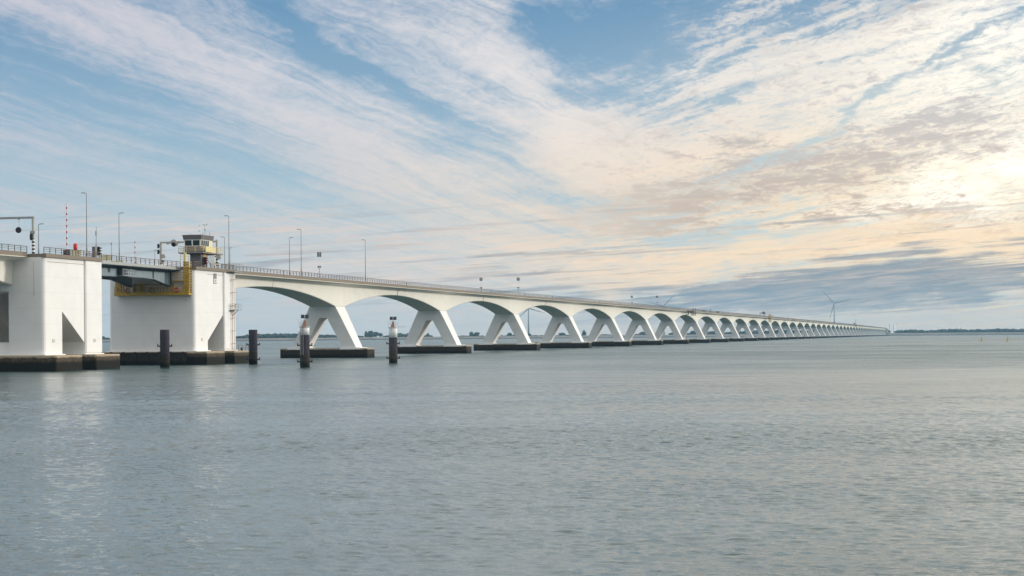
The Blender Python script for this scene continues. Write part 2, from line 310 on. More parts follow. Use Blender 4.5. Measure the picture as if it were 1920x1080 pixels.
# ------------------------------------------------------------------ mesh helpers
class MB:
    def __init__(s): s.v = []; s.f = []; s.mi = []; s.cur = 0
    def add(s, vs, fs):
        o = len(s.v); s.v += [tuple(v) for v in vs]
        for f in fs: s.f.append(tuple(i + o for i in f)); s.mi.append(s.cur)
        return s
    def box(s, x0, x1, y0, y1, z0, z1):
        return s.add([(x0,y0,z0),(x1,y0,z0),(x1,y1,z0),(x0,y1,z0),(x0,y0,z1),(x1,y0,z1),(x1,y1,z1),(x0,y1,z1)],
                     [(0,3,2,1),(4,5,6,7),(0,1,5,4),(1,2,6,5),(2,3,7,6),(3,0,4,7)])
    def tube(s, p0, p1, r0, r1=None, n=8, cap=True):
        r1 = r0 if r1 is None else r1
        p0, p1 = Vector(p0), Vector(p1); d = (p1 - p0).normalized()
        a = d.orthogonal().normalized(); b = d.cross(a)
        vs = []
        for p, r in ((p0, r0), (p1, r1)):
            for i in range(n):
                t = 2 * math.pi * i / n; vs.append(p + a * (r * math.cos(t)) + b * (r * math.sin(t)))
        fs = [(i, (i + 1) % n, n + (i + 1) % n, n + i) for i in range(n)]
        if cap: fs += [tuple(range(n - 1, -1, -1)), tuple(range(n, 2 * n))]
        return s.add(vs, fs)
    def prism(s, poly, axis, a, b):
        """poly: 2-D points; axis 0: poly in (y,z) swept along x; 1: (x,z) along y; 2: (x,y) along z"""
        def P(p, t): return (t, p[0], p[1]) if axis == 0 else ((p[0], t, p[1]) if axis == 1 else (p[0], p[1], t))
        n = len(poly)
        return s.add([P(p, a) for p in poly] + [P(p, b) for p in poly],
                     [tuple(range(n - 1, -1, -1)), tuple(range(n, 2 * n))] + [(i, (i + 1) % n, n + (i + 1) % n, n + i) for i in range(n)])
    def taper(s, p0, p1, axis, a, b):
        """sweep between two polygons of equal count"""
        def P(p, t): return (t, p[0], p[1]) if axis == 0 else ((p[0], t, p[1]) if axis == 1 else (p[0], p[1], t))
        n = len(p0)
        return s.add([P(p, a) for p in p0] + [P(p, b) for p in p1],
                     [tuple(range(n - 1, -1, -1)), tuple(range(n, 2 * n))] + [(i, (i + 1) % n, n + (i + 1) % n, n + i) for i in range(n)])
    def lathe(s, prof, n=16, cx=0, cy=0):
        vs = []
        for r, z in prof:
            for i in range(n):
                t = 2 * math.pi * i / n; vs.append((cx + r * math.cos(t), cy + r * math.sin(t), z))
        fs = []
        for k in range(len(prof) - 1):
            for i in range(n): fs.append((k*n+i, k*n+(i+1)%n, (k+1)*n+(i+1)%n, (k+1)*n+i))
        fs += [tuple(range(n - 1, -1, -1)), tuple(range((len(prof)-1)*n, len(prof)*n))]
        return s.add(vs, fs)
    def torus(s, c, R_, r, axis='y', n=16, m_=8):
        vs = []
        for i in range(n):
            t = 2*math.pi*i/n
            for j in range(m_):
                q = 2*math.pi*j/m_; rr = R_ + r*math.cos(q); h = r*math.sin(q)
                p = (rr*math.cos(t), h, rr*math.sin(t)) if axis == 'y' else (h, rr*math.cos(t), rr*math.sin(t))
                vs.append((c[0]+p[0], c[1]+p[1], c[2]+p[2]))
        return s.add(vs, [(i*m_+j, ((i+1)%n)*m_+j, ((i+1)%n)*m_+(j+1)%m_, i*m_+(j+1)%m_) for i in range(n) for j in range(m_)])
    def build(s, name, m, parent=None, loc=(0,0,0), smooth=False, bevel=0.0, fix=True):
        me = bpy.data.meshes.new(name); me.from_pydata(s.v, [], s.f)
        if fix or bevel:
            bm = bmesh.new(); bm.from_mesh(me)
            bmesh.ops.recalc_face_normals(bm, faces=bm.faces)
            if bevel:
                es = [e for e in bm.edges if len(e.link_faces) == 2 and e.calc_face_angle(0) > R(35)]
                bmesh.ops.bevel(bm, geom=es, offset=bevel, segments=1, affect='EDGES', profile=0.5)
            bm.to_mesh(me); bm.free()
        ms = m if isinstance(m, (list, tuple)) else [m]
        for q in ms: me.materials.append(q)
        if len(ms) > 1 and len(me.polygons) == len(s.mi): me.polygons.foreach_set('material_index', s.mi)
        if smooth: me.polygons.foreach_set('use_smooth', [True] * len(me.polygons))
        o = bpy.data.objects.new(name, me); COL.objects.link(o); o.location = loc
        if parent is not None: o.parent = parent
        return o

def tag(o, label=None, cat=None, group=None, kind=None):
    if label: o['label'] = label
    if cat: o['category'] = cat
    if group: o['group'] = group
    if kind: o['kind'] = kind
    return o
def thing(name, label, cat, loc=(0,0,0), rz=0.0, group=None):
    o = bpy.data.objects.new(name, None); COL.objects.link(o); o.location = loc; o.rotation_euler = (0,0,rz); o.empty_display_size = 0.5
    return tag(o, label, cat, group)
def kids(o): return [c for c in bpy.data.objects if c.parent == o]
def copy_tree(o, parent=None):
    c = o.copy(); COL.objects.link(c)
    if parent is not None: c.parent = parent
    for ch in kids(o): copy_tree(ch, c)
    return c
KURV = 1.2e-7                                   # fall of the water surface with distance (curve of the earth, less refraction)
def drop(x, y): return -KURV * ((x - CAM[0]) ** 2 + (y - CAM[1]) ** 2)

# ------------------------------------------------------------------ water
WAVE = 0.85
SLOPE = 0.033
def make_water():
    m = bpy.data.materials.new('sea_water'); m.use_nodes = True
    t = m.node_tree; g = NG(t); b = t.nodes['Principled BSDF']
    o = t.nodes.new('ShaderNodeTexCoord').outputs['Object']; X, Y, Z = g.sep(o)
    # p: distance down the wind, q: along the wave crests (a fixed direction on the water)
    p = g.add(g.mul(X, -math.sin(HEAD)), g.mul(Y, math.cos(HEAD))); q = g.add(g.mul(X, math.cos(HEAD)), g.mul(Y, math.sin(HEAD)))
    wq = g.add(q, g.mul(g.sub(g.noise(o, 0.02, 3, 0.5), 0.5), 30))
    lanes = g.noise(g.vec(g.mul(wq, 0.006), g.mul(p, 0.016), 0), 1.0, 8, 0.68, 0.8)     # cat's paws and slicks at every scale
    gust = g.noise(g.vec(g.mul(wq, 0.05), g.mul(p, 0.05), 4), 1.0, 7, 0.70, 0.6)
    ln = g.add(g.mul(lanes, 0.6), g.mul(gust, 0.4))
    r0 = g.noise(g.vec(g.mul(q, 0.10), g.mul(p, 0.22), 11), 1.0, 3, 0.5, 0.4)
    r1 = g.noise(g.vec(g.mul(q, 0.40), g.mul(p, 0.85), 0), 1.0, 4, 0.55, 0.5)
    r2 = g.noise(g.vec(g.mul(q, 1.5), g.mul(p, 2.7), 7), 1.0, 4, 0.6, 0.6)
    r3 = g.noise(g.vec(g.mul(q, 5.5), g.mul(p, 8.5), 3), 1.0, 3, 0.6, 0.3)
    far = g.step(g.M('SQRT', g.add(g.mul(X, X), g.mul(Y, Y))), 300, 1500)                  # far out the relief is too fine for the mesh
    h = g.add(g.mul(g.add(g.mul(r0, 0.35), g.mul(r1, 0.25)), far), g.add(g.mul(r2, 0.070), g.mul(r3, 0.020)))
    amp = g.step(ln, 0.38, 0.62, 0.40, 1.25)
    bn = t.nodes.new('ShaderNodeBump'); bn.inputs['Distance'].default_value = 1.0; bn.inputs['Strength'].default_value = WAVE
    g.link(g.mul(h, amp), bn.inputs['Height']); t.links.new(bn.outputs[0], b.inputs['Normal'])
    g.link(g.mix(g.step(ln, 0.38, 0.62), (0.033, 0.070, 0.072), (0.027, 0.060, 0.062)), b.inputs['Base Color'])
    dist_ = g.M('SQRT', g.add(g.mul(X, X), g.mul(Y, Y)))     # waves too fine for the mesh far out become gloss width
    g.link(g.mul(g.step(dist_, 70, 420, 0.05, 0.36), g.step(ln, 0.36, 0.64, 0.62, 1.12)), b.inputs['Roughness']); b.inputs['IOR'].default_value = 1.333
    # one sheet about the shore, following the curve of the earth: a fan of fine rows towards the bridge carries
    # the waves as real relief, the rest is a plain polar grid
    rg = np.random.default_rng(5); HS = 0.42
    ncol = 700; al = np.linspace(-HS, HS, ncol)
    rows = [22.0]
    while rows[-1] < 3400: rows.append(rows[-1] + 0.115 * max(1.0, rows[-1] / 100.0) ** 1.25)
    rows += list(np.geomspace(rows[-1] * 1.02, 7000, 40))
    rr = np.array(rows); nr = len(rr); dr = np.gradient(rr)
    Rm, Am = np.meshgrid(rr, al, indexing='ij'); DR = np.repeat(dr[:, None], ncol, 1)
    lx = Rm * np.sin(Am - HEAD); ly = Rm * np.cos(Am - HEAD)
    def vnoise(x, y, seed):
        t_ = np.random.default_rng(seed).random((256, 256)); xi = np.floor(x).astype(int); yi = np.floor(y).astype(int)
        fx = x - xi; fy = y - yi; fx = fx * fx * (3 - 2 * fx); fy = fy * fy * (3 - 2 * fy); xi %= 255; yi %= 255
        return (t_[xi, yi] * (1 - fx) + t_[xi + 1, yi] * fx) * (1 - fy) + (t_[xi, yi + 1] * (1 - fx) + t_[xi + 1, yi + 1] * fx) * fy
    qq = lx * math.cos(HEAD) + ly * math.sin(HEAD); pp = -lx * math.sin(HEAD) + ly * math.cos(HEAD)
    gust_ = sum(w_ * vnoise(qq * f_ * 0.33 + 91, pp * f_ + 57, 20 + i) for i, (f_, w_) in enumerate(((0.010, 0.34), (0.026, 0.36), (0.07, 0.30))))
    gust_ = 0.52 + 1.00 * np.clip((gust_ - 0.34) / 0.32, 0, 1) ** 1.6
    zz = np.zeros_like(Rm)
    for i in range(96):
        lam = math.exp(rg.uniform(math.log(0.20), math.log(1.0))) if i < 72 else math.exp(rg.uniform(math.log(1.6), math.log(14.0))); dirn = rg.normal(0.25, 0.55); k_ = 2 * math.pi / lam
        slope = SLOPE * rg.uniform(0.6, 1.4) * (1.0 if i < 72 else 0.20)
        fade = np.clip((lam / np.maximum(DR, Rm * 0.0012) - 2.0) / 2.5, 0, 1)
        ph = k_ * (qq * math.sin(dirn) + pp * math.cos(dirn)) + rg.uniform(0, 6.28)
        sn = np.sin(ph)
        zz += (slope / k_) * (sn + 0.25 * np.cos(2 * ph)) * fade
    edge = np.clip((HS - np.abs(Am)) / 0.04, 0, 1) * np.clip((Rm - 22) / 6, 0, 1)
    zz = zz * gust_ * edge - KURV * Rm ** 2
    v1 = np.stack([lx, ly, zz], -1).reshape(-1, 3)
    ii = np.arange(nr - 1)[:, None] * ncol + np.arange(ncol - 1)[None, :]
    f1 = np.stack([ii, ii + 1, ii + 1 + ncol, ii + ncol], -1).reshape(-1, 4)
    na = 90; al2 = np.linspace(HS, 2 * math.pi - HS, na); r2_ = np.array([22.0] + list(np.geomspace(30, 7000, 60)))
    R2, A2 = np.meshgrid(r2_, al2, indexing='ij')
    v2 = np.stack([R2 * np.sin(A2 - HEAD), R2 * np.cos(A2 - HEAD), -KURV * R2 ** 2], -1).reshape(-1, 3)
    ii = np.arange(len(r2_) - 1)[:, None] * na + np.arange(na - 1)[None, :]
    f2 = np.stack([ii, ii + 1, ii + 1 + na, ii + na], -1).reshape(-1, 4) + len(v1)
    na3 = 96; a3 = np.linspace(0, 2 * math.pi, na3, endpoint=False)
    v3 = np.concatenate([[[0, 0, 0]], np.stack([22.0 * np.sin(a3), 22.0 * np.cos(a3), np.zeros(na3)], -1)]); o3 = len(v1) + len(v2)
    f3 = np.array([[o3, o3 + 1 + i, o3 + 1 + (i + 1) % na3] for i in range(na3)])
    V_ = np.concatenate([v1, v2, v3]).astype(np.float32); nq = len(f1) + len(f2)
    loops = np.concatenate([np.concatenate([f1, f2])[:, ::-1].ravel(), f3[:, ::-1].ravel()]).astype(np.int32)
    starts = np.concatenate([np.arange(nq) * 4, nq * 4 + np.arange(na3) * 3]).astype(np.int32)
    me = bpy.data.meshes.new('water'); me.vertices.add(len(V_)); me.vertices.foreach_set('co', V_.ravel())
    me.loops.add(len(loops)); me.loops.foreach_set('vertex_index', loops)
    me.polygons.add(len(starts)); me.polygons.foreach_set('loop_start', starts)
    me.polygons.foreach_set('use_smooth', np.ones(len(starts), dtype=bool))
    me.update(calc_edges=True); me.validate(); me.materials.append(m)
    o = bpy.data.objects.new('water', me); COL.objects.link(o); o.location = (CAM[0], CAM[1], 0)
    tag(o, kind='structure', label='choppy grey blue sea water')
    print('WATER', len(V_), nr)
make_water()

# ------------------------------------------------------------------ the fixed concrete bridge
bridge = thing('concrete_bridge', 'long white concrete bridge of many haunched arches on splayed legs', 'bridge', (0, 430.2, 0))
PITCH = 95.0
def soffit(r):
    a = abs(r)
    if a <= 3.6: return 12.3
    return 15.9 - 3.6 * max(0.0, 1 - (a - 3.6) / 43.9) ** 2
def section(zs):
    h = [(0.0, zs), (3.15, zs), (3.25, zs + 0.12), (3.45, 17.15), (5.80, 17.72), (5.80, 18.10), (0.0, 18.22)]
    return h + [(-x, z) for x, z in reversed(h[1:-1])]
def loft(stations):
    """stations: (y, soffit height, rise) -> closed girder mesh"""
    mb = MB(); n = len(section(13)); vs = []; fs = []
    for (y, zs, dz) in stations: vs += [(x, y, z + dz) for x, z in section(zs)]
    for k in range(len(stations) - 1):
        for i in range(n): fs.append((k*n+i, k*n+(i+1) % n, (k+1)*n+(i+1) % n, (k+1)*n+i))
    fs += [tuple(range(n - 1, -1, -1)), tuple(range((len(stations)-1)*n, len(stations)*n))]
    mb.add(vs, fs); return mb
def edge_mb(y0, y1, X=5.80, zb=17.74, zl=17.86, zt=18.58, dz=lambda y: 0.0, n=1, sides=(-1, 1)):
    lip, band = MB(), MB()
    for s in sides:
        for k in range(n):
            a, b_ = y0 + (y1 - y0) * k / n, y0 + (y1 - y0) * (k + 1) / n
            for mbx, xa, xb, za, zb_ in ((lip, X + 0.004, X + 0.16, zb, zl), (band, X - 0.22, X + 0.12, zl + 0.004, zt)):
                x0, x1 = (xa, xb) if s > 0 else (-xb, -xa)
                mbx.add([(x0,a,za+dz(a)),(x1,a,za+dz(a)),(x1,b_,za+dz(b_)),(x0,b_,za+dz(b_)),(x0,a,zb_+dz(a)),(x1,a,zb_+dz(a)),(x1,b_,zb_+dz(b_)),(x0,b_,zb_+dz(b_))],
                        [(0,3,2,1),(4,5,6,7),(0,1,5,4),(1,2,6,5),(2,3,7,6),(3,0,4,7)])
    return lip, band
def rail_mb(y0, y1, X=5.82, zb=18.55, h=0.92, step=2.0, sides=(-1, 1), w=0.045, dz=lambda y: 0.0):
    mb = MB(); n = max(1, round((y1 - y0) / step))
    for s in sides:
        x = X * s
        for k in range(n + 1):
            y = y0 + (y1 - y0) * k / n; d = dz(y)
            mb.box(x - w, x + w, y - w, y + w, zb + d, zb + h + d)
            if k < n:
                y2 = y0 + (y1 - y0) * (k + 1) / n; d2 = dz(y2)
                for zz, rr in ((h, 0.05), (h * 0.70, 0.03), (h * 0.40, 0.03)):
                    mb.add([(x-rr,y,zb+zz-rr+d),(x+rr,y,zb+zz-rr+d),(x+rr,y,zb+zz+rr+d),(x-rr,y,zb+zz+rr+d),(x-rr,y2,zb+zz-rr+d2),(x+rr,y2,zb+zz-rr+d2),(x+rr,y2,zb+zz+rr+d2),(x-rr,y2,zb+zz+rr+d2)],
                           [(0,1,5,4),(1,2,6,5),(2,3,7,6),(3,0,4,7)])
    return mb
L0, L1 = -46.20, 48.30                       # the units meet in open joints a little past mid-span
sta = sorted(set([L0, -3.6, 3.6, L1] + [L0 + (L1 - L0) * i / 44 for i in range(45)]))
girder_o = loft([(y, soffit(y), 0) for y in sta]).build('girder', MT['girder'], bridge)
def edges(parent, y0, y1, **kw):
    out = []
    for sd__ in (1, -1):
        a, b = edge_mb(y0, y1, sides=(sd__,), **kw); out += [a.build('deck_lip', MT['lip'], parent), b.build('edge_beam', MT['edge'], parent)]
    return out
def rails(parent, y0, y1, **kw):
    return [rail_mb(y0, y1, sides=(sd__,), **kw).build('railing', MT['rail'], parent) for sd__ in (1, -1)]
pieces = edges(bridge, L0 - 0.1, L1 + 0.1) + rails(bridge, L0, L1)
road = MB(); road.box(-5.55, 5.55, L0 - 0.1, L1 + 0.1, 18.226, 18.23); road_o = road.build('roadway', MT['asphalt'], bridge)
# pier: footing slab in the tide, two splayed legs, a crosshead below the girder
pier_o = bpy.data.objects.new('pier', None); COL.objects.link(pier_o); pier_o.parent = bridge
MB().box(-11.0, 11.0, -2.9, 2.9, -4.0, 2.30).build('footing', MT['footing'], pier_o, bevel=0.12)
for s in (-1, 1): MB().box(min(s*4.1, s*9.2), max(s*4.1, s*9.2), -2.93, 2.93, 1.95, 2.42).build('plinth', MT['white_clean'], pier_o, bevel=0.04)
def leg_mb(s):
    def ring(z, xa, xb, hy): return [(s*xa, -hy, z), (s*xb, -hy, z), (s*xb, hy, z), (s*xa, hy, z)]
    a, b_ = ring(2.40, 4.70, 8.05, 2.55), ring(9.55, 1.0, 4.60, 3.22)
    return MB().add(a + b_, [(0,3,2,1),(4,5,6,7),(0,1,5,4),(1,2,6,5),(2,3,7,6),(3,0,4,7)])
for s in (1, -1): leg_mb(s).build('leg', MT['white'], pier_o)
MB().add([(-4.6,-3.22,9.55),(4.6,-3.22,9.55),(4.6,3.22,9.55),(-4.6,3.22,9.55),(-3.23,-3.6,12.30),(3.23,-3.6,12.30),(3.23,3.6,12.30),(-3.23,3.6,12.30)],
         [(0,3,2,1),(4,5,6,7),(0,1,5,4),(1,2,6,5),(2,3,7,6),(3,0,4,7)]).build('crosshead', MT['white'], pier_o)
# small round hatch plate on the outer face of the near leg
seal_o = MB().prism([(x * 0.985, z) for x, z in section(15.93)], 1, L1 + 0.01, L1 + 0.24).build('expansion_joint', MT['black'], bridge)
pieces += [girder_o, road_o, seal_o]
NP = 45
for n in range(-1, NP):
    if n == 0: continue
    y = PITCH * n if n > 0 else -245.0
    dz = drop(0, 430.2 + y) - drop(0, 430.2); dy1 = (drop(0, 430.2 + y + 95) - drop(0, 430.2 + y)) / 95
    for p in pieces:
        c = p.copy(); COL.objects.link(c); c.parent = bridge; c.location = (0, y, dz); c.rotation_euler = (math.atan(dy1) if n > 0 else 0, 0, 0)
    c = copy_tree(pier_o, bridge); c.location = (0, y, dz)
for ch in (pier_o,): pass
YE = PITCH * (NP - 1) + L1                   # last joint; the deck then falls to the dyke
dzE = drop(0, 430.2 + YE)
def endfall(y): return dzE + (-11.0 * (max(0.0, (y - YE)) / 230.0) ** 1.15)
yy = [YE + 0.25 + 230 * i / 12 for i in range(13)]
loft([(y, 15.9 - 1.2 * (i / 12) , endfall(y)) for i, y in enumerate(yy)]).build('girder', MT['girder'], bridge)
edges(bridge, YE + 0.2, YE + 230, dz=endfall, n=12)
rails(bridge, YE + 0.3, YE + 230, dz=endfall, step=4)
# side spans between the bascule piers and the first joints
def span(y0, y1, ycrown, zend, ynear):
    """girder from a bascule pier (ynear) to the joint"""
    st = [y0 + (y1 - y0) * i / 16 for i in range(17)]
    kq = (15.9 - zend) / (ynear - ycrown) ** 2
    return [(y - 430.2, 15.9 - kq * (y - ycrown) ** 2, 0) for y in st]
j1 = 430.2 + L0 - 0.25
loft(span(347.85, j1, 382.5, 13.5, 347.8)).build('girder', MT['girder'], bridge)
edges(bridge, 347.85 - 430.2, j1 - 430.2)
rails(bridge, 348.0 - 430.2, j1 - 430.2)
MB().box(-5.55, 5.55, 347.85 - 430.2, j1 - 430.2, 18.226, 18.23).build('roadway', MT['asphalt'], bridge)
j0 = 430.2 - 245.0 + L1 + 0.25
loft(span(j0, 267.5, 233.0, 13.5, 267.5)).build('girder', MT['girder'], bridge)
edges(bridge, j0 - 430.2, 267.5 - 430.2)
rails(bridge, j0 - 430.2, 267.5 - 430.2)
MB().box(-5.55, 5.55, j0 - 430.2, 267.5 - 430.2, 18.226, 18.23).build('roadway', MT['asphalt'], bridge)

# ------------------------------------------------------------------ the two bascule piers
def round_verticals(o, w, corners, seg=4):
    bm = bmesh.new(); bm.from_mesh(o.data)
    es = [e for e in bm.edges if abs(e.verts[0].co.x - e.verts[1].co.x) < 1e-4 and abs(e.verts[0].co.y - e.verts[1].co.y) < 1e-4
          and any(abs(abs(e.verts[0].co.x) - 8.65) < 1e-3 and abs(e.verts[0].co.y - c) < 1e-3 for c in corners)]
    bmesh.ops.bevel(bm, geom=es, offset=w, segments=seg, affect='EDGES', profile=0.5)
    bm.to_mesh(o.data); bm.free()
def bascule_pier(label, y0, mirror, fender):
    """20 m long white pier; local y runs from its channel-far side when not mirrored"""
    LEN = 20.0
    t = thing('bascule_pier', label, 'bridge pier', (0, y0, 0))
    f = (lambda y: LEN - y) if mirror else (lambda y: y)
    prof = [(0, 2.55), (6.0, 2.55), (6.0, 9.4), (13.75, 4.45), (13.75, 2.55), (LEN, 2.55), (LEN, 17.75), (0, 17.75)]
    prof = [(f(a), b) for a, b in prof]
    # the middle third is open to the outer end above a low wall
    mid = [(0, 12.5), (13.0, 12.0), (13.75, 4.45), (13.75, 2.55), (LEN, 2.55), (LEN, 17.75), (0, 17.75)]; low_ = [(0.6, 2.55), (1.6, 2.55), (1.6, 4.5), (0.6, 4.5)]
    bm_ = MB().prism(prof, 0, -8.65, -2.6).prism([(f(p), q) for p, q in mid], 0, -2.6, 2.6).prism([(f(p), q) for p, q in low_], 0, -2.598, 2.598).prism(prof, 0, 2.6, 8.65)
    body = bm_.build('body', MT['white'], t)
    round_verticals(body, 0.7, (0.0, LEN))
    # proud pilaster strips and a shadow groove on the long sides
    for s in (-1, 1):
        gz = MB(); xa, xb = sorted((s * 8.55, s * 8.98))
        ya, yb = (13.85, LEN - 0.06) if not mirror else (14.03, LEN - 0.06)
        gz.box(xa, xb, ya, yb, 2.6, 17.735)
        gz.build('pilaster', MT['white'], t, bevel=0.22)
    for (a, b) in ((-1.8, 7.3), (12.2, 21.3)):
        ya, yb = sorted((f(a), f(b)))
        MB().box(-11.5, 11.5, ya, yb, -4, 2.45).build('footing', MT['footing2'], t, bevel=0.15)
        pl = MB(); ya, yb = sorted((f(a + 1.1), f(b - 1.0)))
        pl.box(-9.1, 9.1, ya, yb, 2.44, 2.62); pl.build('plinth', MT['white_clean'], t, bevel=0.03)
    # edge beam and railing round the top
    for s in (-1, 1):
        e = MB(); x0, x1 = sorted((s * 8.45, s * 9.03)); e.box(x0, x1, 0, LEN, 17.754, 18.35)
        for yb in (0, LEN):
            x0, x1 = sorted((s * 6.0, s * 8.44)); e.box(x0, x1, min(yb, abs(yb - 0.3)), max(yb, abs(yb - 0.3)) , 17.754, 18.3)
        e.build('edge_beam', MT['edge'], t)
    MB().box(-8.44, 8.44, 0.32, LEN - 0.32, 17.754, 18.22).build('roadway', MT['asphalt'], t)
    rails(t, 0.1, LEN - 0.1, X=8.6, zb=18.32, h=0.98)
    if fender:
        fm = MB(); fm.box(-12.4, 7.6, f(LEN) - 2.1, f(LEN) - 0.05, -3, 2.35)
        for k in range(9): fm.box(-12.2 + k * 2.4, -11.8 + k * 2.4, f(LEN) - 2.3, f(LEN) - 2.1, -3, 2.5)
        fm.build('fender', MT['fender'], t, bevel=0.08)
    # number plates low on the long side
    for y in ((3.0, 16.9) if not mirror else (16.6,)):
        MB().box(8.64, 9.02 if y > 14 and not mirror else 8.70, f(y) - 0.45, f(y) + 0.45, 4.45, 5.0).build('number_plate', MT['plate'], t)
    # thin conduit along the top and down the end wall
    cd = MB()
    cd.box(8.655, 8.70, *sorted((f(1.2), f(13.8))), 17.05, 17.10)
    ye = f(0) if not mirror else f(LEN)
    cd.box(6.9, 6.93, -0.03, 0.0 - 0.003, 12.0, 17.1); cd.box(6.87, 6.97, -0.08, -0.003, 11.85, 12.0)
    cd.build('conduit', MT['panel'], t)
    return t
bp1 = bascule_pier('white bascule pier at the left edge, with a recess tapering up to the left', 267.6, False, False)
bp2 = bascule_pier('white bascule pier carrying the control tower, behind the lone dark pile', 327.6, True, True)
# bridge number board on the second pier
nb = MB(); nb.box(8.655, 8.72, -0.72, 0.72, -0.95, 0.95)
sgn = thing('number_board', 'small white and grey board with a black frame high on the white bascule pier', 'sign', (0, 337.6, 16.35))
nb.build('frame', MT['black'], sgn)
MB().box(8.722, 8.735, -0.60, 0.60, 0.05, 0.85).build('panel', MT['panel'], sgn)
MB().box(8.722, 8.735, -0.60, 0.60, -0.85, -0.02).build('panel', MT['frame'], sgn)
MB().box(8.737, 8.742, -0.14, 0.14, -0.68, -0.18).build('mark', MT['black'], sgn)

# ------------------------------------------------------------------ the bascule leaf
leaf = thing('bascule_leaf', 'blue grey steel bascule span between the two white piers', 'drawbridge', (0, 287.7, 0))
LL = 39.7
MB().box(-5.9, 5.9, 0.1, LL - 0.1, 17.93, 18.20).build('roadway', MT['asphalt'], leaf)
for s in (-1, 1):
    x0, x1 = sorted((s * 5.9, s * 6.05)); MB().box(x0, x1, 0.05, LL - 0.05, 17.70, 18.22).build('fascia', MT['greysteel'], leaf)
for s in (-1, 1):
    br = MB()
    for k in range(42):
        y = 0.5 + k * 0.94
        x0, x1 = sorted((s * 4.35, s * 6.0)); br.add([(x0, y, 17.2 if s > 0 else 17.55), (x1, y, 17.55 if s > 0 else 17.2), (x1, y, 17.925), (x0, y, 17.925), (x0, y + 0.30, 17.2 if s > 0 else 17.55), (x1, y + 0.30, 17.55 if s > 0 else 17.2), (x1, y + 0.30, 17.925), (x0, y + 0.30, 17.925)],
              [(0,1,2,3),(4,7,6,5),(0,4,5,1),(1,5,6,2),(2,6,7,3),(3,7,4,0)])
    br.build('bracket_row', MT['steeldark'], leaf)
for s in (1, -1):
    x0, x1 = sorted((s * 3.6, s * 4.2))
    prof = [(0.1, 15.75), (26.0, 15.95), (31.5, 15.82), (39.3, 14.65), (39.3, 17.925), (0.1, 17.925)]
    gm = MB().prism(prof, 0, x0, x1).build('main_girder', MT['steelblue'], leaf)
    x0, x1 = sorted((s * 3.45, s * 4.35))
    fl = MB()
    for (a, b) in zip(prof[:3], prof[1:4]):
        fl.add([(x0,a[0],a[1]-0.09),(x1,a[0],a[1]-0.09),(x1,b[0],b[1]-0.09),(x0,b[0],b[1]-0.09),(x0,a[0],a[1]-0.003),(x1,a[0],a[1]-0.003),(x1,b[0],b[1]-0.003),(x0,b[0],b[1]-0.003)],
               [(0,3,2,1),(4,5,6,7),(0,1,5,4),(1,2,6,5),(2,3,7,6),(3,0,4,7)])
    fl.build('flange', MT['steeldark'], gm)
    stf = MB(); xx0, xx1 = sorted((s * 4.203, s * 4.34))
    stf.box(xx0, xx1, 31.0, 31.25, 15.95, 17.9); stf.box(xx0, xx1, 18.6, 18.75, 16.0, 17.9); stf.box(xx0, xx1, 38.9, 39.25, 14.75, 17.9)
    stf.build('stiffener', MT['steeldark'], gm)
    hp = MB(); hp.tube((s * 4.19, 12.6, 16.95), (s * 4.225, 12.6, 16.95), 0.55, n=20); hp.build('hatch', MT['black'], gm)
cross = MB()
for k in range(9): cross.box(-3.59, 3.59, 2 + k * 4.4, 2.25 + k * 4.4, 16.7, 17.925)
cross.build('cross_beam', MT['steeldark'], leaf)
rails(leaf, 0.1, LL - 0.1, X=5.97, zb=18.224, h=1.0)
# work platform hung on the near main girder
hw = thing('work_platform', 'small pale work platform hung on the blue grey drawbridge girder', 'platform', (4.4, 306.0, 15.95))
MB().box(0, 1.1, -2.6, 2.4, 0.0, 0.10).build('floor', MT['greysteel'], hw)
hr = MB()
for y in (-2.5, -1.3, 0.0, 1.2, 2.3): hr.box(1.0, 1.06, y, y + 0.06, 0.1, 1.15)
for z in (0.6, 1.1): hr.box(1.0, 1.06, -2.5, 2.36, z, z + 0.06)
for z in np.arange(0.3, 1.7, 0.3): hr.box(0.5, 0.55, 1.5, 2.1, z, z + 0.05)
hr.build('railing', MT['greysteel'], hw)
mo = MB(); mo.box(0.1, 0.7, -2.3, -0.6, 0.1, 1.3); mo.prism([(-0.4, 0.1), (0.6, 0.1), (0.1, 1.6)], 0, 0.1, 0.5); mo.build('machine_housing', MT['steeldark'], hw)

